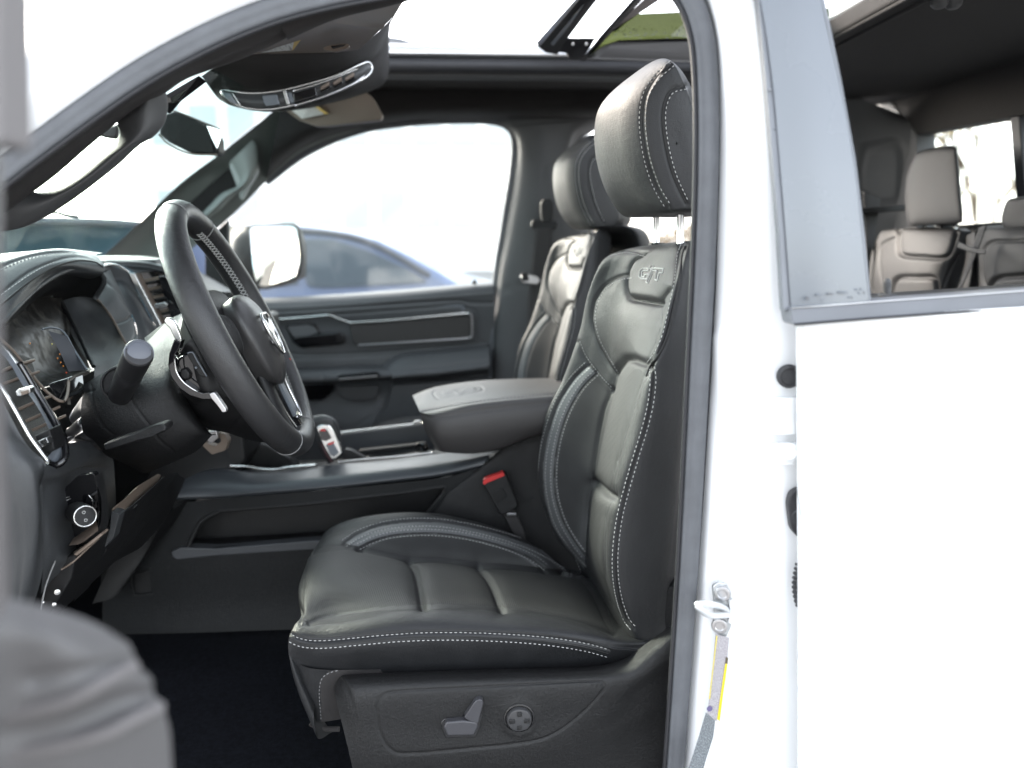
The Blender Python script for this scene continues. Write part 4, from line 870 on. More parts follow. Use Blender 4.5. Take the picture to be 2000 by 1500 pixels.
for k, (x, y, wd) in enumerate(((-2, 724, 34), (2, 748, 40), (34, 797, 34), (48, 820, 36), (60, 838, 36))):
    plate('louvre', [(x, y), (x + wd - 4, y - 13), (x + wd - 2, y - 8), (x + 3, y + 6)], 1.058, .05, M['visor'], lv, .001)
plate('vent_slider', [(30, 765), (36, 760), (52, 756), (58, 758), (59, 768), (40, 774), (32, 774)], .995, .012, M['chrome'], lv, .002, 2)
plate('slider_window', [(40, 765), (53, 762), (55, 768), (42, 772)], .993, .004, M['red'] if False else M['visor'], lv, 0)
plate('thumb_wheel_panel', [(66, 852), (96, 838), (104, 866), (106, 880), (94, 886), (84, 884)], 1.0, .03, M['plastic2'], lv, .002)
tw = part('thumb_wheel', lv)
plate('wheel_body', [(73, 862), (90, 855), (95, 866), (82, 874)], .988, .012, M['chrome2'], lv, .001)
for k in range(4): bow('wheel_ridge', [(75 + k * 1.6, 864 + k * 2.4, .987), (90 + k * 1.4, 857 + k * 2.6, .987)], .0007, M['plastic2'], tw)
for k in range(3): plate('air_symbol', [(94 + k * .8, 854 + k * 2.4), (99.5 + k * .8, 852.5 + k * 2.4), (99.5 + k * .8, 853.6 + k * 2.4), (94 + k * .8, 855.2 + k * 2.4)], .9985, .001, M['stitch'], lv, 0)
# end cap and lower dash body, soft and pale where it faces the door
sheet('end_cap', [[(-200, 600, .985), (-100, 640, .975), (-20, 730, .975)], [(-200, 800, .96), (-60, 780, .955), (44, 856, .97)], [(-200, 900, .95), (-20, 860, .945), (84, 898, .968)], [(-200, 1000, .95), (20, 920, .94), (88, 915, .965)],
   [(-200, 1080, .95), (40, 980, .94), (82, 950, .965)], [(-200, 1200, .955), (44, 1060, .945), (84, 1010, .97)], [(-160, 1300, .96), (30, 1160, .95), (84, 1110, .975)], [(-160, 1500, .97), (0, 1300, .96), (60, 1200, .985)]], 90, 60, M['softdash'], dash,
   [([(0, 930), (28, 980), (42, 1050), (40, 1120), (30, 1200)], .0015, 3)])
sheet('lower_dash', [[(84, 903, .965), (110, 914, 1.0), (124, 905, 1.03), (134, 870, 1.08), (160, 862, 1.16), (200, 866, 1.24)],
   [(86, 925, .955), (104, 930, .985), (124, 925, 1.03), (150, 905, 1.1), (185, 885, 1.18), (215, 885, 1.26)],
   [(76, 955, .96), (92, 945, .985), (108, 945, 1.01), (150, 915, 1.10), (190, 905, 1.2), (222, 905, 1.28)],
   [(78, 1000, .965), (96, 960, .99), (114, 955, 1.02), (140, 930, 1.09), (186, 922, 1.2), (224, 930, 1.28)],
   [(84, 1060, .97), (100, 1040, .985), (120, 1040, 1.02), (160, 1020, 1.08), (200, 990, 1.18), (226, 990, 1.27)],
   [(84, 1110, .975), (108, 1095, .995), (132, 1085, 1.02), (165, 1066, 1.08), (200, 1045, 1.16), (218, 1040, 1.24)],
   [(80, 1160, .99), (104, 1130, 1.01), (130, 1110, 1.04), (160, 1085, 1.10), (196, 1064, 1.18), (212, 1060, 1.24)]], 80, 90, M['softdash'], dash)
# headlight switch pocket and knob
hsw = part('headlight_switch', dash)
plate('switch_pocket', [(126, 955), (150, 930), (184, 924), (190, 950), (194, 1000), (192, 1030), (140, 1082), (134, 1060), (128, 1000)], 1.05, .012, M['gloss'], hsw, .002, 6)
sheet('pocket_side', [[(184, 930, 1.0), (200, 922, 1.05)], [(198, 980, 1.0), (210, 980, 1.05)], [(190, 1040, 1.0), (206, 1040, 1.05)], [(142, 1082, .99), (150, 1090, 1.04)]], 30, 8, M['plastic'], hsw)
sheet('pocket_floor', [[(134, 1066, 1.0), (142, 1052, 1.045)], [(160, 1060, 1.0), (166, 1036, 1.045)], [(192, 1036, 1.0), (188, 1016, 1.045)]], 14, 8, M['visor'], hsw)
kc = P(158, 1004, 1.02); kax = np.array([.62, -.72, .12]); kax /= np.linalg.norm(kax)
lathe('headlight_knob', kc, kax, [(.0145, -.02), (.0150, 0), (.0150, .018), (.0140, .021), (.0125, .0215), (.0124, .0205), (.001, .0205)], M['plastic'], hsw, n=40)
tor = [kc + kax * .0213 + .0136 * (frame(kax)[:, 0] * math.cos(a) + frame(kax)[:, 1] * math.sin(a)) for a in np.linspace(0, 2 * math.pi, 40, endpoint=False)]
sweep('knob_ring', tor, .0009, M['chrome'], hsw, closed=True, n=8, ref=kax)
for u, v in ((.001, .0055), (.0, -.0055)):
    c = kc + kax * .0210 + frame(kax)[:, 0] * v + frame(kax)[:, 1] * u
    t_ = [c + .0018 * (frame(kax)[:, 0] * math.cos(a) + frame(kax)[:, 1] * math.sin(a)) for a in np.linspace(0, 2 * math.pi, 12, endpoint=False)]
    sweep('knob_symbol', t_, .0004, M['stitch'], hsw, closed=True, n=5, ref=kax)
plate('dimmer_wheel', [(170, 966), (178, 968), (182, 985), (178, 1000), (170, 1002), (166, 985)], 1.04, .02, M['gloss'], hsw, .003, 3)
sweep('dimmer_edge', crl(A([(172, 966, 1.038), (179, 974, 1.038), (181, 986, 1.038), (176, 1000, 1.038)]), .002), .0008, M['chrome'], hsw, n=6)
for p_ in ([(126, 975), (130, 972), (135, 970)], [(128, 978), (138, 974)]): bow('switch_mark', [(*q_, 1.049) for q_ in p_], .0006, M['stitch'], hsw)
# knee panel with a satin upper edge, pedals dark below
sheet('knee_panel', [[(160, 1080, 1.10), (190, 1060, 1.14), (222, 998, 1.16)], [(180, 1070, 1.12), (214, 1030, 1.16), (240, 1000, 1.2)], [(200, 1075, 1.16), (250, 1020, 1.24), (300, 940, 1.4)], [(180, 1110, 1.18), (250, 1060, 1.3), (330, 960, 1.5)], [(130, 1170, 1.16), (210, 1110, 1.3), (300, 1020, 1.5)]], 50, 40, M['plastic2'], dash)
plate('knee_ledge', [(217, 996, 1.12), (222, 990, 1.13), (236, 980, 1.16), (262, 955, 1.22), (300, 932, 1.36), (306, 934, 1.38), (300, 948, 1.38), (262, 980, 1.24), (236, 1003, 1.16), (224, 1001, 1.13)], 1.1, .02, M['visor'], dash, .003)
plate('knee_drawer', [(236, 1003, 1.15), (302, 945, 1.36), (326, 936, 1.44), (345, 950, 1.5), (330, 985, 1.5), (300, 1040, 1.46), (268, 1076, 1.4), (222, 1100, 1.3), (180, 1130, 1.22), (140, 1180, 1.15), (205, 1078, 1.12)], 1.2, .05, M['plastic2'], dash, .006)
plate('drawer_edge', [(217, 1000), (226, 1001), (234, 1004), (222, 1050), (206, 1068), (200, 1074), (206, 1056), (214, 1030)], 1.115, .02, M['softdash'], dash, .003)
plate('pocket_sill', [(142, 1080), (150, 1076), (196, 1042), (200, 1046), (150, 1086), (143, 1084)], 1.0, .02, M['visor'], dash, .002)
sweep('panel_gap_edge', crl(A([(120, 1112, 1.02), (142, 1098, 1.02), (168, 1074, 1.03), (194, 1050, 1.03)]), .005), .0014, M['visor'], dash, n=6)
sweep('panel_gap_edge', crl(A([(108, 1096, .985), (98, 1120, .985), (88, 1150, .985), (80, 1190, .985)]), .005), .0009, M['stitchg'], dash, n=6)
plate('dash_end_panel', [(108, 1096), (150, 1080), (140, 1130), (110, 1180), (70, 1240), (70, 1200), (88, 1140)], 1.02, .2, M['plastic2'], dash, .003)
for x, y, r in ((112, 1156, .004), (106, 1180, .003), (84, 1176, .002)): lathe('panel_screw', P(x, y, 1.012), (.5, -1, 0), [(r, -.002), (r, .002), (r * .2, .003)], M['chrome'], dash, n=14)
for k, (x, y) in enumerate(((330, 1150), )):
    pass
# steering column shroud
col = part('column_shroud', dash)
sheet('shroud_cover', [[(166, 750, 1.22), (190, 735, 1.22), (245, 700, 1.26), (300, 655, 1.32), (330, 625, 1.38), (360, 610, 1.44)],
   [(158, 800, 1.19), (200, 765, 1.17), (240, 735, 1.18), (290, 700, 1.22), (335, 680, 1.26), (352, 650, 1.32)],
   [(164, 850, 1.19), (210, 830, 1.16), (260, 800, 1.15), (305, 760, 1.16), (335, 740, 1.18), (352, 720, 1.24)],
   [(190, 880, 1.22), (245, 870, 1.17), (300, 845, 1.155), (340, 820, 1.16), (365, 800, 1.18), (380, 800, 1.24)],
   [(230, 900, 1.26), (270, 900, 1.22), (320, 885, 1.19), (365, 866, 1.19), (398, 846, 1.2), (410, 845, 1.26)],
   [(280, 925, 1.34), (310, 915, 1.3), (345, 900, 1.26), (385, 880, 1.26), (415, 850, 1.28), (425, 850, 1.32)]], 110, 110, M['plastic'], col,
   [([(178, 752), (182, 790), (200, 830), (226, 852)], .0015, 2), ([(246, 768), (268, 800), (294, 834), (312, 860), (340, 882)], .002, 1.8), ([(160, 770), (172, 765), (184, 762)], .002, 2)])
sheet('shroud_upper', [[(282, 660, 1.34), (320, 632, 1.40), (366, 608, 1.46)], [(288, 680, 1.28), (330, 660, 1.33), (372, 640, 1.40)], [(296, 696, 1.24), (340, 686, 1.28), (376, 670, 1.34)]], 30, 30, mat('shroud_satin', (.026, .029, .029), .7, bump=.3, scale=500, spec=.25), col)
# gaiter between the shroud and the dash
rg = np.random.RandomState(3)
sheet('gaiter', [[(136, 810, 1.28), (160, 775, 1.3), (185, 750, 1.3)], [(128, 850, 1.26), (150, 820, 1.22), (168, 800, 1.24)], [(136, 868, 1.26), (152, 845, 1.21), (170, 830, 1.2)], [(134, 890, 1.24), (160, 868, 1.19), (182, 860, 1.19)], [(150, 900, 1.24), (175, 885, 1.2), (210, 880, 1.22)]], 60, 40, mat('gaiter_vinyl', (.022, .022, .023), .3), col,
   [([(130, 830), (150, 812), (172, 802)], .008, 4), ([(132, 852), (150, 862), (176, 866)], .008, 4), ([(130, 876), (150, 858), (168, 846)], -.006, 5)])
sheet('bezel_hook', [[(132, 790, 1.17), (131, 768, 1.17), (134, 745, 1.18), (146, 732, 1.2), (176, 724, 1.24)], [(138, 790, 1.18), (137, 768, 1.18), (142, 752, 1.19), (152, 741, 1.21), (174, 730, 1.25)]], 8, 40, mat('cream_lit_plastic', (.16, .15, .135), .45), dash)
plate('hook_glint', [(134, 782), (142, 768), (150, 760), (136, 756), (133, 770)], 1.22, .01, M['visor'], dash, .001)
plate('bezel_foot', [(92, 750, 1.14), (130, 738, 1.18), (133, 772, 1.16), (124, 783, 1.14), (112, 778, 1.13)], 1.15, .05, M['gloss'], dash, .002)
# wiper stalk: flared grip with a round cap, sitting in a round boot
stl = part('wiper_stalk', col)
c0, c1 = P(238, 762, 1.14), P(272, 689, 1.03)
ax = c1 - c0; L0 = np.linalg.norm(ax); ax /= L0
lathe('stalk_boot', P(234, 750, 1.155), (.55, -.8, .1), [(.026, -.004), (.0265, .001), (.0245, .002), (.0225, .001), (.0215, -.006)], M['plastic2'], stl, n=40)
prof = [(.0165, -.02), (.0165, 0), (.0175, L0 * .3), (.0178, L0 * .52), (.0170, L0 * .53), (.0171, L0 * .555), (.0180, L0 * .56), (.0190, L0 * .95), (.0185, L0 * .985), (.0165, L0 * 1.0), (.0160, L0 * .985), (.0145, L0 * .99), (.010, L0 * 1.01), (.001, L0 * 1.02)]
sg = lathe('stalk_grip', c0, ax * .6 + np.array([.0, -.4, .2]) if False else ax, prof[:10], mat('stalk_plastic', (.012, .012, .013), .4), stl, n=44)
cx = np.array([.52, -.80, .30]); cx /= np.linalg.norm(cx)
lathe('stalk_cap', c1 - cx * .003, cx, [(.0175, -.008), (.0186, 0), (.0182, .0025), (.0168, .003), (.0164, .002), (.0150, .002), (.0146, .0032), (.010, .0045), (.001, .0052)], mat('stalk_cap_plastic', (.075, .082, .1), .4), stl, n=44)
# tilt lever
plate('tilt_lever', [(200, 868, 1.12), (240, 854, 1.10), (262, 846, 1.09), (298, 833, 1.08), (318, 827, 1.08), (325, 834, 1.08), (323, 843, 1.08), (300, 851, 1.08), (270, 862, 1.09), (244, 870, 1.10), (206, 882, 1.12)], 1.1, .03, M['plastic'], col, .004)
flush('stitching', ds, M['stitch'], dash, stuff=True); flush('piping', dp, M['pipe'], dash, True)

# ================================================================== STEERING WHEEL
WC = P(473, 646, 1.3)
wn_ = np.array([math.cos(math.radians(24.2)), 0, math.sin(math.radians(24.2))])
ya = math.radians(6.3); e1 = np.array([-wn_[2], 0, wn_[0]])             # steep in-plane axis
ey = np.array([0, 1.0, 0])
wn2 = wn_ * math.cos(ya) + ey * math.sin(ya); ey2 = np.cross(wn2, e1); ey2 *= np.sign(ey2[1])
wheel = thing('steering_wheel', 'black leather steering wheel with white cross stitching and silver shift paddles', 'steering wheel', WC)
R0, r0 = .210, .0208
def WP(u, v, h=0): return WC + e1 * u + ey2 * v + wn2 * h       # u up the wheel, v away from the camera, h towards the driver
th = np.linspace(0, 2 * math.pi, 160, endpoint=False)
prof_r = [(1.0 * math.cos(a), 1.1 * math.sin(a)) for a in np.linspace(0, 2 * math.pi, 26, endpoint=False)]
sweep('rim', [WP(R0 * math.cos(a), R0 * math.sin(a) * .98) for a in th], r0, mat('rim_leather', (.022, .022, .023), .38, bump=.5, scale=420, kind='leather'), wheel, closed=True, prof=prof_r, ref=wn2)
# cross stitching on the inner side of the rim
ws_ = acc()
def rimpt(a, b, k=1.0):     # a round the wheel, b round the tube (0 = outwards, pi = towards the hub)
    c = WP(R0 * math.cos(a), R0 * math.sin(a) * .98); o = (e1 * math.cos(a) + ey2 * math.sin(a))
    return c + (o * math.cos(b) + wn2 * 1.1 * math.sin(b)) * r0 * k
def thread(p, q, r=.0008):
    t = q - p; L = np.linalg.norm(t); t /= L; n_ = np.cross(t, ey2 if abs(t @ ey2) < .9 else e1); n_ /= np.linalg.norm(n_); b = np.cross(t, n_)
    v = [p + s for s in (n_ * r, b * r, -n_ * r, -b * r)] + [q + s for s in (n_ * r, b * r, -n_ * r, -b * r)]
    accadd(ws_, v, [[k, (k + 1) % 4, 4 + (k + 1) % 4, 4 + k] for k in range(4)] + [[3, 2, 1, 0], [4, 5, 6, 7]])
for a0, a1 in ((math.radians(20), math.radians(86)), (math.radians(112), math.radians(150)), (math.radians(-60), math.radians(-35)), (math.radians(196), math.radians(215))):
    n_ = int(abs(a1 - a0) * (R0 - r0) / .0075)
    for k in range(n_):
        a, b = a0 + (a1 - a0) * k / n_, a0 + (a1 - a0) * (k + .8) / n_
        thread(rimpt(a, math.pi - .22, 1.015), rimpt(b, math.pi + .22, 1.015)); thread(rimpt(b, math.pi - .22, 1.02), rimpt(a, math.pi + .22, 1.02))
for aa in (math.radians(-19), math.radians(26), math.radians(161), math.radians(-155)):
    ringp = [rimpt(aa, b, 1.004) for b in np.linspace(0, 2 * math.pi, 30, endpoint=False)]
    sweep('rim_seam', ringp, .0009, M['stitchg'], wheel, closed=True, n=6, ref=-e1 * math.sin(aa) + ey2 * math.cos(aa))
flush('cross_stitching', ws_, M['stitch'], wheel, stuff=True)
# hub: airbag pad
def blob(name, outline, h0, h1, m, parent, steps=7, dome=.012, scale_back=.9):
    """outline in wheel coordinates (u, v); grows from h0 to h1 with a rounded edge and domed face"""
    o = crl(np.array(outline, float), .006, True); c = o.mean(0)
    vs = []; 
    for k in range(5): vs.append([(c + (o - c) * mix(scale_back, 1, k / 4.0), h0 + (h1 - h0) * (k / 4.0) * .75)])
    for k in range(1, steps + 1):
        t = k / steps; vs.append([(c + (o - c) * math.cos(t * 1.45) ** .35 * (1 - .25 * t), h1 - (h1 - h0) * .25 * (1 - t) + dome * math.sin(t * 1.5))])
    pts = np.array([[WP(*q, h) for q in row[0][0]] for row in vs for h in [row[0][1]]])
    n_ = len(o); f = grid_faces(len(pts), n_, False, True).tolist() + [[(len(pts) - 1) * n_ + j for j in range(n_)][::-1], list(range(n_))]
    return recalc(link(name, pts.reshape(-1, 3), f, m, parent))
blob('airbag_pad', [(.050, -.05), (.056, 0), (.050, .05), (.01, .070), (-.05, .062), (-.095, .04), (-.108, 0), (-.095, -.04), (-.05, -.062), (.01, -.070)], -.012, .030, mat('airbag_vinyl', (.03, .029, .029), .36, bump=.3, scale=420, kind='leather'), wheel, dome=.012)
blob('hub_back', [(.07, -.08), (.07, .08), (-.02, .10), (-.07, .07), (-.08, 0), (-.07, -.07), (-.02, -.10)], -.055, .0, M['plastic2'], wheel, dome=.001)
def spoke(name, pts, wid, m, hh=.0):
    p = crl(np.array([WP(*q) for q in pts]), .006)
    return sweep(name, p, 1.0, m, wheel, prof=[(wid * math.cos(a), .011 * math.sin(a)) for a in np.linspace(0, 2 * math.pi, 18, endpoint=False)], ref=wn2)
spoke('spoke', [(.012, -.19, -.002), (.008, -.14, -.008), (.0, -.08, 0)], .034, M['plastic'])
spoke('spoke', [(.012, .19, -.002), (.008, .14, -.008), (.0, .08, 0)], .034, M['plastic'])
spoke('spoke', [(-.195, .04, 0), (-.15, .035, -.004), (-.07, .025, 0)], .020, M['gloss'])
spoke('spoke', [(-.195, -.04, 0), (-.15, -.035, -.004), (-.07, -.025, 0)], .020, M['plastic2'])
# bright bezel on the lower spoke
sweep('spoke_bezel', crl(np.array([WP(-.085, .058, .018), WP(-.12, .062, .013), (WP(-.16, .06, .012)), WP(-.176, .045, .012), WP(-.172, .02, .012)]), .004), .0032, M['chrome2'], wheel, n=8, ref=wn2)
plateL = [WP(-.09, .05, .012), WP(-.165, .055, .01), WP(-.17, .02, .01), WP(-.10, .02, .012)]
poly('spoke_insert', plateL, -wn2 * .006, M['glossgrey'], wheel, .001)
# chrome badge: ram-like shield built as a plain raised outline with a broken relief inside
bd = part('badge', wheel)
sh_o = [(.034, -.026), (.036, 0), (.034, .026), (.01, .032), (-.02, .020), (-.036, 0), (-.02, -.020), (.01, -.032)]
sweep('badge_rim', crl(np.array([WP(u - .026, v - .012, .0455) for u, v in sh_o]), .003, True), .0028, M['chrome'], bd, closed=True, n=8, ref=wn2)
for pts in ([(.05, -.018), (.04, -.004), (.02, -.008), (.03, -.022)], [(.05, .018), (.04, .004), (.02, .008), (.03, .022)], [(.036, -.004), (.036, .004), (.0, .006), (-.006, 0), (.0, -.006)], [(.018, -.024), (.006, -.010), (.0, -.018), (.008, -.026)], [(.018, .024), (.006, .010), (.0, .018), (.008, .026)]):
    poly('badge_relief', [WP(u - .047, v - .012, .047) for u, v in pts], -wn2 * .006, M['chrome'], bd, .0012)
# horn marks
for u, v in ((-.022, -.022), (-.045, .03)):
    sweep('horn_symbol', crl(np.array([WP(u - .03, v, .0435), WP(u - .034, v + .003, .0435), WP(u - .032, v + .007, .043)]), .001), .0006, M['red'] if v > 0 else M['stitchg'], wheel, n=5, ref=wn2)
# switch pod on the back of the near spoke with its buttons
pod = part('audio_switch', wheel)
def wb(px): return A(px)
plate('pod_body', [(345, 700), (362, 690), (384, 680), (395, 690), (408, 720), (416, 738), (414, 752), (400, 766), (370, 762), (352, 745), (344, 722)], 1.125, .03, M['gloss'], pod, .006, 8)
plate('pod_key', [(364, 692), (376, 686), (384, 690), (404, 732), (400, 738), (388, 734), (372, 706)], 1.118, .012, M['plastic2'], pod, .004, 5)
plate('pod_key', [(350, 722), (362, 718), (372, 730), (370, 742), (358, 744), (350, 736)], 1.118, .012, M['plastic2'], pod, .004, 5)
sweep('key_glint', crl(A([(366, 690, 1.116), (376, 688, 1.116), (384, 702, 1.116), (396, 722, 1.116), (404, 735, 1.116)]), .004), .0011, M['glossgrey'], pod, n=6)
lathe('pod_dot', P(383, 718, 1.116), (0, -1, 0), [(.0018, -.001), (.0018, .0015), (.0003, .002)], M['glossgrey'], pod, n=12)
sheet('spoke_back', [[(352, 690, 1.13), (366, 668, 1.12), (392, 650, 1.13)], [(348, 700, 1.15), (380, 690, 1.12), (412, 700, 1.13)], [(350, 760, 1.16), (396, 765, 1.125), (430, 760, 1.13)], [(380, 790, 1.2), (420, 775, 1.14), (448, 790, 1.14)]], 30, 30, M['plastic2'], wheel)
sheet('lower_shell', [[(330, 700, 1.24), (352, 760, 1.2), (400, 770, 1.18), (450, 775, 1.17)], [(336, 760, 1.24), (380, 800, 1.21), (430, 800, 1.19), (480, 800, 1.18)], [(370, 810, 1.26), (410, 828, 1.24), (470, 838, 1.22), (520, 838, 1.2)], [(410, 840, 1.32), (440, 845, 1.3), (500, 862, 1.28), (556, 868, 1.26)]], 50, 50, M['plastic2'], wheel,
   [([(485, 800), (470, 818), (452, 836)], .002, 2)])
a_ = acc()
for k in range(4):
    p0, p1 = P(480 + k * 5, 800 + k * 3, 1.17), P(486 + k * 5, 806 + k * 3, 1.17); thread.__globals__['ws_'] = a_; thread(p0, p1, .0009)
    thread(P(486 + k * 5, 799 + k * 3, 1.17), P(481 + k * 5, 808 + k * 3, 1.17), .0009)
flush('spoke_stitching', a_, M['stitch'], wheel, stuff=True)
# shift paddles
pd1 = part('shift_paddle', wheel)
plate('paddle_blade', [(320, 626), (328, 620), (338, 624), (344, 634), (352, 652), (356, 664), (348, 668), (340, 662), (330, 640), (322, 634)], 1.11, .008, M['chrome'], pd1, .0025, 3)
plate('paddle_arm', [(340, 662), (350, 667), (355, 664), (350, 680), (342, 692), (340, 712), (346, 728), (360, 748), (380, 762), (396, 768), (408, 766), (416, 772), (412, 780), (396, 780), (370, 772), (350, 758), (334, 736), (328, 712), (330, 690)], 1.115, .014, M['gloss'], pd1, .004)
sweep('paddle_edge', crl(A([(341, 700, 1.108), (344, 724, 1.108), (356, 744, 1.108), (372, 757, 1.108), (386, 765, 1.108)]), .003), .0013, M['chrome'], pd1, n=6)
plate('paddle_blade', [(408, 770), (416, 766), (420, 768), (430, 782), (442, 800), (442, 805), (434, 806), (424, 792), (412, 778)], 1.108, .010, M['chrome2'], pd1, .002, 2)
# wiper/hazard stalk root on the far side of the column
plate('column_lock', [(358, 620, 1.36), (374, 618, 1.36), (380, 636, 1.36), (372, 650, 1.36), (362, 640, 1.36)], 1.36, .05, mat('lock_grey', (.07, .08, .085), .4), col, .005, 4)

# ================================================================== CENTRE CONSOLE
con = thing('centre_console', 'black centre console with padded armrest lid and an open storage slot along its side', 'centre console', P(620, 1240, 1.66) * [1, 1, 0] + [0, 0, .62])
M['wall'] = mat('shaded_console_plastic', (.0065, .0072, .008), .5, bump=.7, scale=650, kind='leather', spec=.3)  # shade on the console put into a darker plastic colour
cY = 1.64
cs, cpp = acc(), acc()
# side wall
side = sheet('console_side', [
  [(330, 985, cY + .02), (420, 975, cY), (600, 960, cY), (760, 945, cY), (880, 930, cY), (960, 905, cY + .01)],
  [(300, 1010, cY + .02), (420, 1000, cY), (600, 985, cY), (760, 968, cY), (880, 955, cY), (1000, 940, cY)],
  [(250, 1060, cY + .03), (400, 1050, cY), (600, 1040, cY), (760, 1030, cY), (880, 1020, cY), (1060, 1010, cY)],
  [(200, 1110, cY + .03), (380, 1110, cY), (600, 1100, cY), (760, 1090, cY), (880, 1080, cY), (1100, 1070, cY)],
  [(200, 1180, cY + .03), (380, 1180, cY - .0), (600, 1170, cY), (760, 1160, cY), (880, 1150, cY), (1100, 1150, cY)],
  [(200, 1240, cY + .02), (380, 1236, cY - .01), (600, 1228, cY - .01), (760, 1220, cY), (880, 1210, cY), (1100, 1210, cY)]], 200, 300, M['plastic'], con)
# replace the plain side by one with a real slot cut in it
bpy.data.objects.remove(bpy.data.objects['console_side'])
slot = np.array(rnd([(366, 1070), (392, 1018), (428, 998), (600, 984), (800, 960), (868, 950), (872, 956), (832, 1006), (700, 1050), (600, 1060), (420, 1072), (384, 1075)], 10, 4))
c2 = proj(side.v[side.f].mean(1)); keep = ~inside(c2, slot)
ids, inv = np.unique(side.f[keep], return_inverse=True)
link('console_side', side.v[ids], inv.reshape(-1, 4), M['wall'], con, normals=side.n[ids])
# rounded rim of the slot, its floor shelf and its inner back
rim = crl(A([(*p, cY + .002) for p in slot]), .006, True)
sweep('slot_rim', rim, .0045, M['plastic'], con, closed=True, n=8)
plate('slot_back', [(340, 990), (900, 930), (900, 1010), (340, 1090)], cY + .075, .01, M['plastic2'], con, 0)
poly('slot_floor', [P(355, 1078, cY), P(840, 1050, cY), P(840, 1050, cY) + [0, .09, 0], P(355, 1078, cY) + [0, .09, 0]], (0, 0, -.01), M['plastic2'], con)
plate('storage_ledge', [(334, 1078, cY - .002), (352, 1069, cY - .004), (366, 1070, cY - .006), (420, 1072, cY - .006), (615, 1056, cY - .006), (640, 1058, cY - .004), (640, 1072, cY - .004), (420, 1086, cY - .006), (345, 1094, cY - .004), (336, 1088, cY - .002)], cY, .03, mat('ledge_plastic', (.05, .053, .058), .5, bump=.3, scale=600), con, .003)
plate('blank_cover', [(262, 1120), (306, 1112), (311, 1118), (313, 1150), (308, 1156), (268, 1160), (263, 1154)], cY + .012, .01, M['plastic2'], con, .002, 5)
sweep('cover_gap', crl(A([(260, 1118, cY + .012), (307, 1110, cY + .012), (313, 1116, cY + .012), (315, 1152, cY + .012), (308, 1159, cY + .012), (266, 1163, cY + .012), (261, 1156, cY + .012)]), .004, True), .0011, M['pipe'], con, closed=True, n=6)
plate('firewall_trim', [(200, 1110, 1.7), (252, 1110, 1.7), (262, 1238, 1.7), (205, 1240, 1.7)], 1.7, .05, M['carpet'], con, .01)
# top rail
top = sheet('top_rail', [
  [(360, 915, cY + .085), (430, 914, cY + .085), (500, 922, cY + .08), (560, 921, cY + .08), (650, 908, cY + .08), (760, 898, cY + .08), (860, 886, cY + .08), (960, 876, cY + .08)],
  [(350, 925, cY + .05), (430, 921, cY + .05), (500, 928, cY + .05), (560, 926, cY + .05), (650, 917, cY + .05), (760, 905, cY + .05), (860, 894, cY + .05), (965, 880, cY + .05)],
  [(340, 950, cY + .01), (430, 944, cY + .01), (500, 944, cY + .008), (560, 940, cY + .008), (650, 932, cY + .008), (760, 920, cY + .008), (860, 908, cY + .008), (958, 888, cY + .008)],
  [(335, 970, cY - .006), (430, 966, cY - .008), (500, 960, cY - .008), (560, 956, cY - .008), (650, 948, cY - .008), (760, 936, cY - .008), (860, 924, cY - .008), (945, 906, cY - .006)],
  [(332, 976, cY + .0), (430, 973, cY - .004), (500, 967, cY - .004), (560, 962, cY - .004), (650, 954, cY - .004), (760, 942, cY - .004), (860, 930, cY - .004), (940, 914, cY)]], 60, 200, mat('satin_rail', (.036, .040, .045), .36, bump=.2, scale=700), con)
bow2 = lambda nm, pts, r, m, p=con: sweep(nm, crl(A(pts), .006), r, m, p, n=8)
bow2('chrome_edge', [(450, 910, cY + .09), (480, 911, cY + .09), (510, 916, cY + .09), (540, 917, cY + .088), (560, 913, cY + .088), (620, 908, cY + .088)], .0035, M['chrome'])
bow2('chrome_edge', [(660, 902, cY + .09), (720, 896, cY + .09), (790, 890, cY + .09), (845, 884, cY + .09)], .0018, M['chrome2'])
# console tray (beyond the near rail), far rail with chrome lip
sheet('console_tray', [[(440, 905, 2.0), (600, 902, 2.0), (700, 894, 1.97), (860, 880, 1.97)], [(440, 915, 1.85), (600, 910, 1.85), (700, 900, 1.85), (860, 886, 1.85)], [(440, 925, cY + .09), (600, 918, cY + .09), (700, 905, cY + .09), (860, 892, cY + .09)]], 20, 30, M['wall'], con)
plate('tray_side', [(664, 848), (830, 828), (850, 860), (848, 884), (700, 896), (664, 890)], 1.98, .03, mat('tray_satin', (.04, .043, .047), .4), con, .004)
bow2('chrome_edge', [(664, 845, 1.97), (740, 836, 1.97), (826, 826, 1.97)], .0028, M['chrome'])
plate('lip_button', [(807, 823), (820, 821), (824, 827), (820, 830), (808, 830)], 1.955, .01, M['chrome'], con, .002, 2)
plate('tray_ridge', [(700, 880), (810, 868), (812, 876), (702, 890)], 1.9, .02, M['plastic'], con, .004)
lathe('power_socket', P(823, 874, 1.86), (-.5, -.8, .2), [(.012, -.01), (.012, .004), (.009, .005), (.008, -.004)], M['gloss'], con, n=28)
plate('socket_bezel', [(810, 868), (832, 866), (840, 884), (812, 888)], 1.88, .02, M['plastic'], con, .003, 3)
plate('tray_flap', [(674, 878), (686, 880), (714, 896), (700, 900), (668, 896)], 1.78, .02, M['plastic'], con, .003, 2)
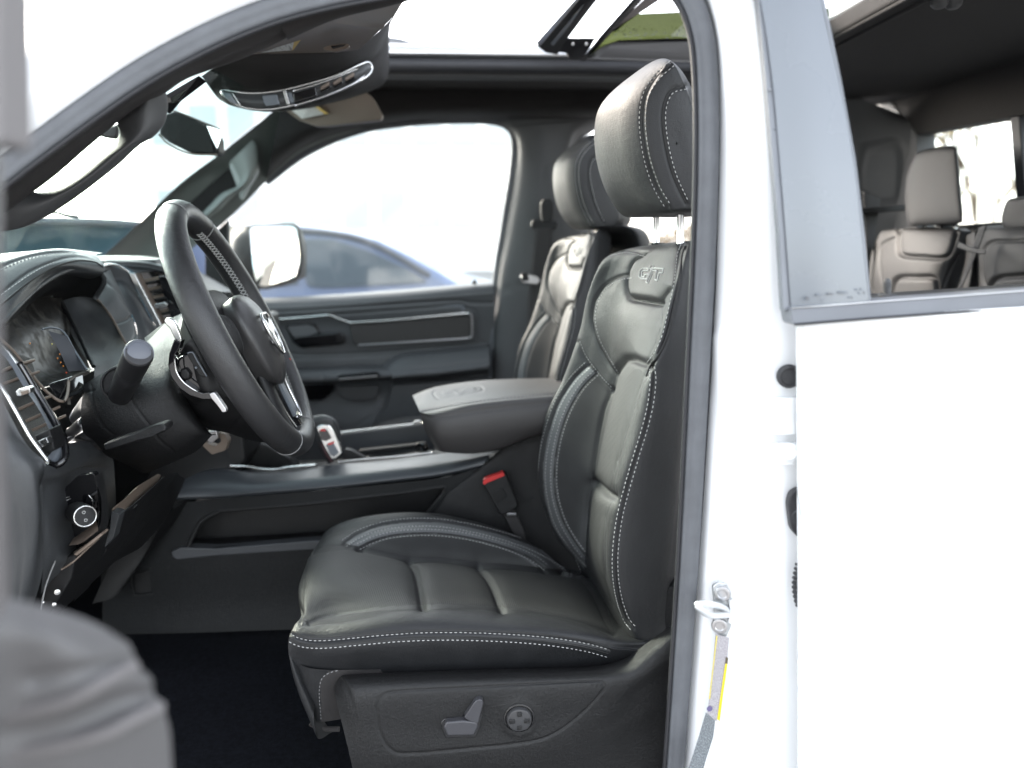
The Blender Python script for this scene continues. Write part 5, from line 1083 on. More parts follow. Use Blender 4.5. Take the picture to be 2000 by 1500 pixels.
# shift lever
sh_ = part('gear_lever', con)
sheet('lever_grip', [[(612, 812, 1.80), (630, 810, 1.80), (650, 816, 1.80), (662, 830, 1.80), (668, 860, 1.80)], [(612, 822, 1.76), (630, 814, 1.755), (648, 820, 1.755), (658, 834, 1.76), (667, 864, 1.77)], [(612, 850, 1.77), (624, 850, 1.76), (640, 852, 1.76), (652, 862, 1.765), (664, 880, 1.77)], [(640, 905, 1.8), (645, 905, 1.79), (650, 902, 1.78), (655, 898, 1.78), (660, 892, 1.78)]], 30, 40, M['softdash'], sh_)
plate('lever_face', [(616, 834), (632, 828), (645, 830), (652, 840), (664, 870), (670, 886), (656, 898), (648, 900), (640, 888), (626, 862)], 1.75, .02, M['chrome'], sh_, .004, 5)
plate('lever_inset', [(622, 842), (638, 838), (648, 856), (636, 862), (628, 860)], 1.748, .004, M['gloss'], sh_, .001, 3)
plate('lever_inset', [(636, 868), (650, 864), (662, 884), (652, 892), (644, 888)], 1.748, .004, M['glossgrey'], sh_, .001, 3)
plate('red_mark', [(624, 840), (634, 838), (636, 842), (626, 842)], 1.746, .002, M['red'], sh_, 0)
plate('red_mark', [(640, 867), (651, 863), (652, 866), (642, 870)], 1.746, .002, M['red'], sh_, 0)
bow2('lever_red_edge', [(627, 866, 1.752), (638, 888, 1.752), (648, 902, 1.752)], .0016, mat('dark_red', (.07, .02, .025), .4), sh_)
# cup tray pieces peeking between column and rail
plate('cup_liner', [(446, 850), (520, 870), (566, 895), (580, 918), (470, 915), (440, 890)], 1.86, .05, M['plastic'], con, .006)
plate('column_trim', [(386, 846, 1.5), (398, 842, 1.5), (404, 866, 1.5), (420, 872, 1.5), (432, 862, 1.5), (426, 846, 1.5), (438, 846, 1.5), (446, 862, 1.5), (440, 880, 1.5), (414, 888, 1.5), (396, 872, 1.5)], 1.5, .02, M['visor'], con, .003, 3)
plate('column_trim_clip', [(402, 844), (422, 840), (426, 856), (412, 866), (404, 860)], 1.49, .02, M['chrome2'], con, .003, 2)
# armrest lid
arm = [
 [(806, 772, 1.86), (850, 756, 1.90), (920, 745, 1.92), (1000, 740, 1.92), (1100, 738, 1.92), (1160, 738, 1.92)],
 [(808, 778, 1.74), (846, 768, 1.74), (920, 762, 1.74), (1000, 758, 1.74), (1100, 754, 1.74), (1160, 752, 1.74)],
 [(818, 800, 1.60), (850, 800, 1.585), (920, 785, 1.58), (1000, 776, 1.58), (1090, 770, 1.58), (1160, 768, 1.58)],
 [(822, 812, 1.585), (852, 818, 1.56), (920, 808, 1.555), (1000, 798, 1.555), (1080, 790, 1.555), (1160, 786, 1.555)],
 [(830, 840, 1.58), (858, 850, 1.555), (920, 845, 1.55), (1000, 835, 1.55), (1075, 825, 1.55), (1160, 820, 1.55)],
 [(846, 868, 1.585), (866, 878, 1.565), (920, 880, 1.56), (985, 870, 1.56), (1060, 846, 1.56), (1160, 840, 1.56)],
 [(856, 880, 1.60), (874, 884, 1.58), (922, 884, 1.575), (980, 874, 1.575), (1050, 850, 1.575), (1160, 845, 1.575)],
 [(862, 878, 1.66), (880, 884, 1.66), (925, 886, 1.66), (985, 876, 1.66), (1050, 855, 1.66), (1160, 850, 1.66)]]
am = Sheet(arm, 160, 200, out=P(950, 830, 1.72))
am_s = [(826, 804), (845, 800), (900, 789), (960, 781), (1020, 775), (1092, 768)]
am.press(am_s, .0018, 2.5).press([(846, 768), (852, 762), (880, 756), (930, 754), (942, 758), (938, 764), (900, 772), (862, 778), (852, 776), (846, 768)], .0016, 2)
am.press([(868, 768), (885, 764), (896, 768), (910, 762), (925, 760)], -.0015, 3).done()
am.parts([], ('armrest_lid', mat('armrest_leather', (.032, .030, .030), .5, bump=.3, scale=420, kind='leather')), con)
seam_stitch(am, cs, am_s, dash=.005, gap=.003, r=.0007)
# rear shoulder of the console under the lid, seat belt buckle
shd = sheet('console_shoulder', [[(940, 915, cY - .01), (975, 880, cY - .012), (1005, 862, cY - .014), (1060, 852, cY - .014), (1200, 840, cY - .01)], [(880, 960, cY - .012), (960, 905, cY - .02), (1010, 885, cY - .022), (1060, 880, cY - .022), (1200, 875, cY - .02)],
   [(840, 1008, cY - .01), (920, 975, cY - .02), (1010, 960, cY - .022), (1060, 955, cY - .022), (1200, 950, cY - .02)], [(700, 1120, cY), (900, 1120, cY - .02), (1010, 1120, cY - .02), (1080, 1120, cY - .02), (1200, 1120, cY - .02)]], 90, 90, M['plastic'], con,
   [([(940, 915), (905, 945), (875, 975), (838, 1010)], .0, 2)])
flush('stitching', cs, M['stitchg'], con, stuff=True)
bk_ = thing('seat_belt_buckle', 'black seat belt buckle with a red release button beside the driver\'s seat', 'buckle', P(1000, 1040, 1.60), None)
plate('buckle_housing', [(942, 942), (947, 935), (984, 923), (990, 928), (1012, 985), (1010, 992), (986, 1006), (976, 1005)], 1.575, .022, M['plastic'], bk_, .004, 4)
plate('release_button', [(943, 941), (947, 936), (983, 923), (986, 929), (950, 944), (945, 948)], 1.570, .018, M['red'], bk_, .002, 2)
plate('buckle_panel', [(960, 962), (982, 953), (992, 972), (972, 984)], 1.573, .004, M['plastic2'], bk_, .001, 3)
plate('buckle_stalk', [(984, 1004), (1004, 994), (1022, 1034), (1034, 1080), (1018, 1080), (1002, 1040)], 1.59, .012, M['belt'], bk_, .002)
box('stalk_clip', P(999, 1003, 1.585), (.010, .006, .003), M['chrome2'], bk_, .001)

# ================================================================== FLOOR
fz = P(560, 1230, cY)[2]
fl = box('floor', (-.1, 1.75, fz - .03), (1.5, .95, .02), M['carpet'], truck, .0); 
sheet('floor_carpet', [[(-60, 1700, 1.12), (300, 1720, 1.12), (760, 1740, 1.12)], [(60, 1500, 1.25), (350, 1490, 1.25), (760, 1500, 1.25)], [(160, 1330, 1.45), (400, 1330, 1.45), (700, 1330, 1.45)], [(230, 1245, cY + .0), (420, 1242, cY), (700, 1230, cY)], [(230, 1236, cY + .02), (420, 1232, cY + .02), (700, 1224, cY + .02)]], 60, 60, M['carpet'], truck)
box('toe_board', P(60, 1150, 1.9) + [-.35, -.3, 0], (.02, .6, .5), M['carpet'], truck, 0)
box('firewall', (-1.25, 1.8, .75), (.03, .95, .62), M['plastic2'], truck, 0)
box('dash_backing', (-1.02, 1.95, 1.02), (.22, .62, .20), M['plastic2'], truck, 0)  # unseen dark box added behind the dash to stop light leaking in
box('under_floor', (.1, 1.8, fz - .07), (1.5, .84, .02), M['plastic2'], truck, 0)
box('front_wing_liner', (-1.5, 1.8, .8), (.35, .8, .4), M['plastic2'], truck, 0)
lathe('floor_stud', P(487, 1466, 1.28), (0, 0, 1), [(.011, 0), (.010, .004), (.005, .006)], M['plastic2'], truck, n=20, ref=(0, 1, 0))
slab('sill', -1.2, .35, .96, 1.08, fz - .12, fz - .02, M['plastic2'])

# ================================================================== PASSENGER DOOR
M['doorvinyl'] = mat('door_vinyl', (.070, .073, .077), .5, bump=.4, scale=380, kind='leather', var=.08)
pd = part('passenger_door')
dy = 2.60
tr = acc()
dpn = sheet('door_card', [
  [(430, 585, dy + .05), (600, 578, dy + .05), (800, 564, dy + .05), (960, 550, dy + .05)],
  [(430, 590, dy + .0), (600, 583, dy), (800, 569, dy), (962, 556, dy)],
  [(430, 604, dy - .025), (600, 598, dy - .03), (800, 582, dy - .03), (964, 570, dy - .02)],
  [(430, 620, dy - .02), (600, 612, dy - .025), (800, 596, dy - .025), (964, 588, dy - .015)],
  [(430, 640, dy - .0), (600, 640, dy), (800, 640, dy), (964, 640, dy)],
  [(430, 680, dy + .01), (600, 680, dy + .01), (800, 680, dy + .01), (964, 680, dy + .01)],
  [(430, 720, dy + .01), (600, 720, dy + .01), (800, 720, dy + .01), (964, 720, dy + .01)],
  [(430, 770, dy + .03), (600, 770, dy + .03), (800, 770, dy + .03), (964, 770, dy + .03)],
  [(430, 830, dy + .0), (600, 830, dy + .0), (800, 830, dy + .0), (964, 830, dy + .0)],
  [(430, 900, dy), (600, 900, dy), (800, 900, dy), (964, 900, dy)]], 220, 260, M['doorvinyl'], pd,
  [([(500, 612), (700, 600), (880, 588), (920, 592), (966, 592)], .006, 2.5), ([(500, 598), (700, 588), (965, 566)], .0012, 1.5), ([(520, 624), (700, 612), (885, 598), (900, 600), (930, 612), (932, 660), (925, 672), (700, 690), (580, 692), (560, 684), (545, 660)], .004, 2.5),
   ([(560, 700), (700, 696), (930, 680)], .003, 3), ([(770, 752), (755, 790), (735, 815)], .004, 2.5), ([(700, 830), (740, 800)], .003, 2.5)])
seam_stitch(dpn, tr, [(500, 604), (700, 593), (960, 572)], dash=.006, gap=.004, r=.0009)
flush('stitching', tr, M['stitchg'], pd, stuff=True)
bow2('chrome_strip', [(520, 627, dy - .03), (535, 624, dy - .03), (590, 620, dy - .03), (644, 615, dy - .03)], .0042, M['chrome'], pd)
bow2('chrome_strip', [(644, 615, dy - .03), (664, 623, dy - .03), (684, 630, dy - .03)], .0050, M['chrome'], pd)
bow2('chrome_strip', [(684, 630, dy - .03), (760, 625, dy - .03), (840, 618, dy - .03), (905, 612, dy - .03), (916, 612, dy - .03)], .0045, M['chrome'], pd)
bow2('chrome_strip', [(916, 612, dy - .03), (921, 616, dy - .03), (922, 640, dy - .03), (921, 655, dy - .03), (914, 660, dy - .03), (860, 664, dy - .03), (780, 669, dy - .03), (700, 674, dy - .03)], .0028, M['chrome2'], pd)
bow2('trim_ridge', [(655, 612, dy - .01), (760, 606, dy - .01), (890, 597, dy - .01), (906, 605, dy - .01)], .006, M['glossgrey'], pd)
plate('dark_inlay', [(682, 634), (760, 630), (905, 617), (918, 619), (919, 654), (912, 659), (780, 667), (692, 674), (688, 660)], dy - .022, .02, mat('dark_wood_inlay', (.022, .020, .019), .6, bump=.4, scale=200, var=.15), pd, .002, 2)
hnd = part('door_handle', pd)
plate('handle_recess', [(556, 634), (600, 630), (618, 632), (624, 650), (668, 648), (676, 660), (674, 672), (588, 680), (572, 668)], dy - .006, .01, M['gloss'], hnd, .002, 5)
plate('recess_pad', [(560, 638), (600, 634), (614, 638), (622, 650), (600, 656), (572, 658)], dy - .010, .006, M['doorvinyl'], hnd, .002, 4)
plate('handle_lever', [(570, 660), (600, 656), (650, 652), (662, 648), (672, 656), (672, 668), (650, 672), (590, 674), (574, 670)], dy - .04, .02, M['gloss'], hnd, .004, 4)
ar = part('door_armrest', pd)
sheet('armrest_pad', [[(740, 718, dy - .02), (780, 692, dy - .02), (860, 682, dy - .02), (950, 672, dy - .02)], [(752, 722, dy - .06), (790, 700, dy - .06), (860, 692, dy - .06), (954, 682, dy - .06)], [(765, 732, dy - .085), (800, 725, dy - .09), (860, 720, dy - .09), (956, 708, dy - .09)], [(765, 740, dy - .08), (800, 738, dy - .085), (860, 733, dy - .085), (954, 722, dy - .085)], [(770, 744, dy - .02), (800, 742, dy - .02), (860, 738, dy - .02), (952, 728, dy - .02)]], 50, 70, M['doorvinyl'], ar,
   [([(770, 722), (860, 716), (950, 706)], .003, 2)])
sheet('pull_cup', [[(560, 722, dy - .03), (640, 718, dy - .03), (700, 714, dy - .03), (764, 714, dy - .03)], [(560, 728, dy - .07), (640, 724, dy - .07), (700, 722, dy - .07), (766, 722, dy - .07)], [(570, 746, dy - .08), (640, 744, dy - .08), (700, 740, dy - .08), (766, 736, dy - .08)], [(580, 752, dy - .03), (640, 750, dy - .03), (700, 746, dy - .03), (764, 742, dy - .03)]], 30, 60, M['doorvinyl'], ar, [([(630, 722), (631, 735), (632, 748)], .004, 2.5), ([(762, 716), (765, 730), (764, 742)], .004, 2.5)])
plate('pull_slot', [(656, 738), (664, 732), (736, 726), (742, 730), (738, 738), (664, 744)], dy - .088, .01, M['gloss'], ar, .002, 3)
plate('pull_slot_lip', [(660, 739), (736, 733), (738, 736), (662, 743)], dy - .091, .004, M['chrome2'], ar, .001)
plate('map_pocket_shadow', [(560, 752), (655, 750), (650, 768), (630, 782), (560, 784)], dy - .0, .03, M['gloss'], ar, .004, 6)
plate('speaker_panel', [(658, 756), (742, 752), (738, 772), (728, 780), (680, 782), (664, 774)], dy - .012, .02, M['pillar'], pd, .003, 6)
plate('lower_card', [(764, 752), (960, 738), (960, 900), (690, 900), (735, 815), (755, 790)], dy - .02, .02, M['doorvinyl'], pd, .006)
plate('door_lock_pull', [(920, 554), (926, 546), (929, 546), (932, 556)], dy, .008, M['plastic2'], pd, .001)
# window glass of the passenger door
plate('window_glass', [(440, 450), (520, 356), (600, 298), (700, 256), (900, 236), (992, 248), (1004, 280), (965, 560), (440, 590)], dy + .035, .004, M['glass'], pd, 0)
plate('mirror_corner_trim', [(400, 470, dy), (444, 430, dy), (446, 560, dy), (430, 590, dy), (400, 590, dy)], dy, .03, M['plastic2'], pd, .004)
plate('door_shell', [(380, 640), (960, 600), (960, 1000), (380, 1000)], dy + .06, .08, M['paint'], pd, .004)
# ---------- passenger door mirror, seen through the glass
my = 2.95
mr = part('door_mirror', truck)
sheet('mirror_housing', [[(446, 440, my), (490, 440, my - .06), (560, 440, my - .06), (590, 448, my)], [(446, 470, my - .02), (470, 470, my - .09), (576, 460, my - .09), (598, 480, my)], [(446, 520, my - .02), (470, 530, my - .09), (570, 540, my - .09), (598, 535, my)], [(456, 556, my), (490, 566, my - .06), (550, 560, my - .06), (590, 545, my)]], 40, 50, M['plastic'], mr)
mglass = mat('mirror_glass', (.9, .9, .9), .02, metal=1)
mgp = rnd([(488, 443, 0), (570, 441, 0), (578, 446, 0), (586, 500, 0), (580, 538, 0), (520, 560, 0), (502, 556, 0), (494, 520, 0)], 10, 4)
plate('mirror_rim', [(484, 438), (572, 436), (584, 443), (592, 500), (585, 543), (520, 567), (498, 562), (489, 520)], my - .10, .03, M['plastic2'], mr, .005, 10)
poly('mirror_glass', [P(p[0], p[1], my - .175 - (p[0] - 490) * .0004 + (560 - p[1]) * .0005) for p in mgp], (0, .003, 0), mglass, mr, 0)
plate('mirror_arm', [(430, 540), (500, 540), (500, 580), (430, 590)], my - .02, .06, M['plastic2'], mr, .01)

# ================================================================== SEAT BELTS on the far b pillar
sb = thing('seat_belt', "passenger's seat belt hanging from its loop on the far pillar", 'seat belt', P(1068, 560, 2.5), 'front seat belts')
lathe('anchor_cover', P(1069, 408, 2.50), (0, -1, 0), [(.022, -.02), (.022, .01), (.016, .02), (.003, .024)], M['plastic'], sb, n=28)
plate('anchor_shroud', [(1056, 395), (1062, 388), (1076, 388), (1083, 396), (1082, 420), (1078, 436), (1060, 436), (1056, 420)], 2.47, .03, M['plastic'], sb, .008, 8)
plate('belt_loop', [(1038, 432), (1046, 428), (1060, 434), (1080, 434), (1088, 430), (1092, 438), (1086, 448), (1044, 450), (1037, 442)], 2.46, .02, M['plastic'], sb, .005, 4)
bl = Sheet([[(1046, 446, 2.455), (1078, 446, 2.455)], [(1042, 490, 2.46), (1076, 490, 2.46)], [(1034, 550, 2.47), (1070, 545, 2.47)], [(1028, 640, 2.48), (1062, 640, 2.48)], [(1020, 760, 2.5), (1056, 760, 2.5)]], 40, 6).done()
o_ = bl.parts([], ('webbing', M['belt']), sb)[0]; sol = o_.modifiers.new('thick', 'SOLIDIFY'); sol.thickness = .0015
plate('belt_tongue', [(1016, 540), (1022, 533), (1050, 540), (1056, 548), (1050, 556), (1020, 552)], 2.45, .01, M['chrome2'], sb, .002, 2)
plate('tongue_grip', [(1018, 534), (1030, 532), (1034, 548), (1020, 550)], 2.445, .012, M['plastic'], sb, .003, 2)

# ================================================================== OVERHEAD CONSOLE, VISORS, REAR-VIEW MIRROR
oc = thing('overhead_console', 'black overhead console with a chrome framed switch band hanging from the roof', 'overhead console', P(600, 150, 1.85), None)
ocs = sheet('console_shell', [
  [(392, 150, 1.60), (440, 118, 1.58), (500, 104, 1.58), (600, 106, 1.60), (680, 98, 1.66), (740, 60, 1.76), (790, 0, 1.9), (820, -60, 2.0)],
  [(396, 152, 1.64), (450, 140, 1.62), (520, 140, 1.62), (600, 140, 1.64), (680, 126, 1.70), (728, 108, 1.80), (756, 60, 1.92), (772, 10, 2.0)],
  [(410, 172, 1.72), (450, 168, 1.69), (520, 172, 1.68), (600, 162, 1.70), (670, 140, 1.76), (728, 116, 1.86), (754, 90, 1.95), (764, 40, 2.02)],
  [(426, 192, 1.76), (450, 200, 1.72), (520, 205, 1.70), (600, 196, 1.72), (680, 168, 1.78), (736, 140, 1.88), (754, 120, 1.95), (760, 80, 2.02)],
  [(440, 200, 1.82), (465, 210, 1.78), (520, 218, 1.76), (600, 210, 1.78), (690, 184, 1.84), (740, 160, 1.92), (754, 150, 1.97), (760, 130, 2.02)],
  [(470, 205, 1.98), (490, 212, 1.98), (530, 216, 1.98), (600, 212, 1.98), (690, 190, 1.98), (738, 172, 2.0), (752, 160, 2.02), (758, 150, 2.04)]], 90, 130, M['liner'], oc)
# chrome band
bt = [(434, 176), (452, 178), (490, 182), (540, 178), (600, 164), (660, 146), (700, 128), (716, 122), (724, 126)]
bb_ = [(438, 186), (466, 206), (510, 214), (560, 208), (620, 192), (672, 172), (706, 156), (720, 146), (726, 136)]
band = sheet('switch_band', [[(*a_, 1.655 + .012 * k) for k, a_ in enumerate(bt)], [(*mix(np.array(a_), np.array(b_), .5), 1.645 + .012 * k) for k, (a_, b_) in enumerate(zip(bt, bb_))], [(*b_, 1.655 + .012 * k) for k, b_ in enumerate(bb_)]], 20, 100, M['pillar'], oc)
loop = [(*a_, 1.652 + .012 * k) for k, a_ in enumerate(bt)] + [(*b_, 1.652 + .012 * k) for k, b_ in reversed(list(enumerate(bb_)))]
sweep('chrome_frame', crl(A(loop), .004, True), .0028, M['chrome'], oc, closed=True, n=8)
def ocp(x): return 1.640 + .012 * np.interp(x, [p_[0] for p_ in bt], range(9))
def oplate(nm, px, m, bv=.001, d=0, r=0): return plate(nm, [(x, y, float(ocp(x)) + d) for x, y in px], 1, .008, m, oc, bv, r)
oplate('map_lamp', [(434, 180), (450, 182), (464, 204), (452, 200), (440, 190)], M['glossgrey'])
oplate('chrome_bar', [(452, 182), (455, 182), (470, 204), (467, 205)], M['chrome'])
oplate('lamp_button', [(512, 186), (540, 184), (546, 204), (520, 208), (514, 200)], M['glossgrey'], .002)
oplate('chrome_bar', [(552, 178), (558, 176), (566, 203), (560, 204)], M['chrome'])
oplate('chrome_bar', [(562, 180), (568, 180), (574, 200), (568, 202)], M['glossgrey'])
oplate('sunroof_switch', [(572, 182), (616, 170), (620, 188), (574, 200)], M['gloss'], .002)
for k in range(3):
    x = 624 + k * 24; y = 170 - k * 9
    oplate('overhead_button', [(x, y), (x + 18, y - 12), (x + 20, y - 4), (x + 4, y + 6)], M['visor'], .002, -.004)
    oplate('button_gap', [(x + 2, y + 7), (x + 21, y - 3), (x + 22, y + 2), (x + 4, y + 12)], M['gloss'], .001)
sweep('button_rail', crl(A([(572, 178, 1.69), (620, 164, 1.70), (660, 150, 1.71), (700, 134, 1.72)]), .006), .0022, M['chrome'], oc, n=8)
sweep('button_rail', crl(A([(576, 206, 1.69), (640, 186, 1.70), (690, 164, 1.715), (712, 148, 1.73)]), .006), .0030, M['chrome2'], oc, n=8)
lab_v = textmat('visor_label', (.6, .6, .58), (.25, .24, .22), 300, 260, .2)
def visor(label, px, Y, group='sun visors'):
    v_ = thing('sun_visor', label, 'sun visor', P(px[0][0], px[0][1], px[0][2]), group); return v_
v1 = visor('tan grey sun visor above the driver with a vanity mirror latch', [(560, 80, 1.3)], 1.3)
sheet('visor_panel', [[(470, 108, 1.30), (560, 66, 1.22), (660, 34, 1.18), (786, 4, 1.16)], [(480, 108, 1.42), (570, 84, 1.40), (670, 60, 1.38), (760, 40, 1.36)], [(486, 106, 1.54), (580, 104, 1.54), (650, 102, 1.54), (700, 98, 1.54)]], 50, 60, M['visor'], v1, [([(650, 40), (700, 48), (745, 52)], -.003, 4)])
plate('visor_sticker', [(516, 90, 1.40), (560, 66, 1.34), (600, 57, 1.33), (602, 60, 1.34), (570, 98, 1.44), (502, 103, 1.46)], 1.4, .001, lab_v, v1, 0)
plate('sticker_stripe', [(582, 61, 1.335), (603, 57, 1.33), (572, 98, 1.44), (558, 98, 1.44)], 1.4, .001, mat('sticker_yellow', (.6, .42, .12), .5), v1, 0)
plate('vanity_latch', [(636, 98), (630, 94), (645, 88), (676, 84), (683, 88), (676, 95), (656, 100)], 1.42, .012, M['visor'], v1, .004, 4)
plate('latch_slot', [(645, 90), (676, 86), (670, 90), (650, 95)], 1.415, .004, M['gloss'], v1, .001)
v2 = visor('tan grey sun visor on the passenger side below the overhead console', [(640, 220, 2.1)], 2.1)
plate('visor_panel', [(548, 208, 2.2), (700, 170, 2.05), (728, 190, 2.05), (747, 225, 2.05), (744, 234, 2.06), (640, 246, 2.15), (618, 246, 2.18), (580, 232, 2.2)], 2.1, .03, M['visor'], v2, .008, 6)
plate('visor_sticker', [(562, 209, 2.18), (606, 202, 2.13), (636, 222, 2.13), (590, 232, 2.17)], 2.1, .001, lab_v, v2, 0)
plate('sticker_stripe', [(606, 202, 2.13), (612, 201, 2.12), (642, 222, 2.12), (634, 223, 2.13)], 2.1, .001, bpy.data.materials['sticker_yellow'], v2, 0)
rv = thing('rear_view_mirror', 'black rear-view mirror hanging behind the windscreen', 'mirror', P(380, 215, 1.8))
mm_ = [(322, 222), (344, 216), (400, 240), (416, 250), (426, 272), (427, 298), (420, 302), (370, 298), (330, 278), (310, 262), (312, 240)]
plate('mirror_housing', mm_, 1.79, .045, M['plastic2'], rv, .008, 6)
poly('mirror_glass', [P(x, y, 1.784) for x, y in [(326, 226), (346, 222), (398, 245), (408, 256), (418, 298), (370, 294), (334, 276), (316, 260)]], (0, .002, 0), mat('dark_reflection_mirror', (.006, .006, .006), .2, spec=.1), rv, 0)  # near-black base stands in for the dark cabin the mirror reflects
sweep('mirror_gold_edge', crl(A([(322, 216, 1.785), (345, 218, 1.785), (405, 242, 1.785), (430, 252, 1.785)]), .01), .0014, M['visor'], rv, n=6)
sweep('mirror_gold_edge', crl(A([(310, 262, 1.783), (330, 282, 1.783), (372, 300, 1.783), (425, 302, 1.783)]), .01), .0018, M['visor'], rv, n=6)
plate('mirror_glass_wing', [(404, 246), (424, 252), (432, 256), (432, 268), (424, 290), (414, 270)], 1.782, .002, mglass, rv, 0)
plate('mirror_mount', [(190, 250), (225, 240), (228, 268), (212, 270), (184, 262)], 1.9, .04, M['plastic2'], rv, .008)

# ================================================================== REAR SEAT
rsn = thing('rear_bench', 'grey-lit leather rear bench seen through the rear door window', 'rear seat', RW(1850, 640, -.2))
def rgrid(name, rows, nu, nv, m, parent, press=(), dx=-.15, swell=()):
    g = [[RW(x, y, dx + d) for x, y, d in r] for r in rows]
    s = Sheet(g, nu, nv)
    for p, d, w_ in press: s.press(p, d, w_)
    for p, h, w_ in swell: s.swell(p, h, w_)
    s.done(); s.parts([], (name, m), parent); return s
rl_ = mat('rear_seat_leather', (.017, .0165, .0165), .6, spec=.3, bump=.2, scale=400, kind='leather')
rb = rgrid('backrest', [[(1740, 448, .02), (1800, 444, 0), (1860, 446, 0), (1888, 446, .02)], [(1722, 452, 0), (1790, 452, -.03), (1860, 452, -.03), (1898, 456, 0)], [(1704, 490, 0), (1780, 490, -.05), (1850, 490, -.05), (1893, 492, 0)], [(1694, 540, 0), (1770, 540, -.06), (1830, 540, -.06), (1880, 540, 0)], [(1712, 620, 0), (1770, 620, -.06), (1830, 620, -.06), (1862, 620, 0)], [(1720, 760, 0), (1770, 760, -.06), (1830, 760, -.06), (1850, 760, 0)]], 120, 120, rl_, rsn,
   [([(1756, 452), (1755, 480), (1762, 498), (1800, 502), (1850, 500), (1868, 455)], .009, 4), ([(1740, 575), (1752, 545), (1790, 542), (1825, 545), (1832, 575)], .010, 4), ([(1745, 465), (1722, 480), (1718, 520), (1724, 560), (1730, 620)], .004, 2.5), ([(1872, 500), (1850, 540), (1838, 580)], .004, 2.5)])
rb2 = rgrid('backrest', [[(1920, 440, .02), (1960, 438, 0), (2040, 436, 0), (2100, 430, .02)], [(1908, 456, 0), (1960, 452, -.04), (2040, 446, -.04), (2110, 440, 0)], [(1902, 500, 0), (1960, 500, -.06), (2040, 500, -.06), (2110, 490, 0)], [(1906, 560, 0), (1960, 560, -.06), (2040, 560, -.06), (2110, 550, 0)], [(1912, 640, 0), (1960, 640, -.06), (2040, 640, -.06), (2110, 640, 0)]], 90, 90, rl_, rsn,
   [([(1926, 580), (1940, 548), (1980, 540), (2060, 536)], .010, 4), ([(1930, 580), (1918, 530), (1928, 478), (1980, 470), (2060, 466)], .005, 3)], dx=-.17)
rgrid('side_bolster', [[(1888, 460, -.02), (1905, 452, -.03), (1920, 450, 0)], [(1880, 520, -.02), (1898, 520, -.04), (1908, 500, -.02)], [(1850, 600, -.02), (1880, 600, -.04), (1910, 600, -.02)]], 30, 30, rl_, rsn)
def rhead(name, o, dxs=-.2, th=.11, nm=('headrest',)):
    o = np.array(o, float); c = o.mean(0); g = []
    for k, (sc, d) in enumerate(((.02, -.004), (.6, -.004), (.92, .0), (1, .012), (1.0, .05), (.93, th), (.5, th + .01), (.02, th + .01))):
        g.append([RW(*(c + (p - c) * sc), dxs + d) for p in o])
    s = Sheet(g, 70, 90, cv=True, out=RW(*c, dxs + .05)); s.press([(o[2][0] - 6, o[2][1] + 6), (o[3][0] - 8, 380)] if False else [(0, 0), (1, 1)], 0, 1); s.done(); s.parts([], (name, rl_), rsn)
rhead('headrest', [(1780, 320), (1795, 298), (1830, 288), (1862, 286), (1870, 300), (1876, 370), (1880, 425), (1868, 436), (1800, 440), (1776, 438), (1768, 400), (1770, 350)])
rhead('headrest', [(1960, 410), (1968, 392), (1985, 386), (2040, 380), (2070, 386), (2076, 430), (2060, 448), (1990, 452), (1964, 446), (1957, 430)])
for x0, x1, y in ((1806, 1812, 445), (1866, 1876, 445)):
    sweep('headrest_post', [RW(x0, 436, -.14), RW(x0, 458, -.14)], .006, M['chrome'], rsn, n=12, ref=(1, 0, 0))
box('post_block', RW(1846, 446, -.14), (.02, .012, .014), M['plastic2'], rsn, .003)
sbr = thing('seat_belt', 'rear seat belt crossing the bench beside the centre headrest', 'seat belt', RW(1890, 500, -.26))
def strap(nm, rows, par, dx=-.25, m='belt'):
    s = Sheet([[RW(x, y, dx) for x, y in r] for r in rows], 40, 5).done(); o = s.parts([], (nm, M[m]), par)[0]; q_ = o.modifiers.new('thick', 'SOLIDIFY'); q_.thickness = .002
strap('webbing', [[(1912, 444), (1926, 440)], [(1900, 480), (1914, 476)], [(1884, 530), (1892, 530)], [(1866, 572), (1872, 574)], [(1850, 610), (1858, 612)]], sbr)
strap('belt_guide', [[(1872, 472), (1870, 484)], [(1890, 480), (1892, 492)], [(1910, 486), (1916, 496)], [(1924, 488), (1924, 496)]], sbr, dx=-.27, m='plastic2')
sbq = thing('seat_belt', 'rear outer seat belt lying against the far quarter trim', 'seat belt', P(1700, 470, 2.3))
s = Sheet([[(1686, 375, 2.4), (1720, 388, 2.4)], [(1690, 430, 2.35), (1712, 440, 2.35)], [(1692, 500, 2.3), (1700, 510, 2.3)], [(1690, 560, 2.3), (1694, 560, 2.3)]], 40, 6).done(); o_ = s.parts([], ('webbing', M['belt']), sbq)[0]; o_.modifiers.new('thick', 'SOLIDIFY').thickness = .002
plate('belt_anchor', [(1674, 375), (1690, 370), (1700, 376), (1696, 390), (1676, 388)], 2.42, .03, M['plastic2'], sbq, .005, 3)

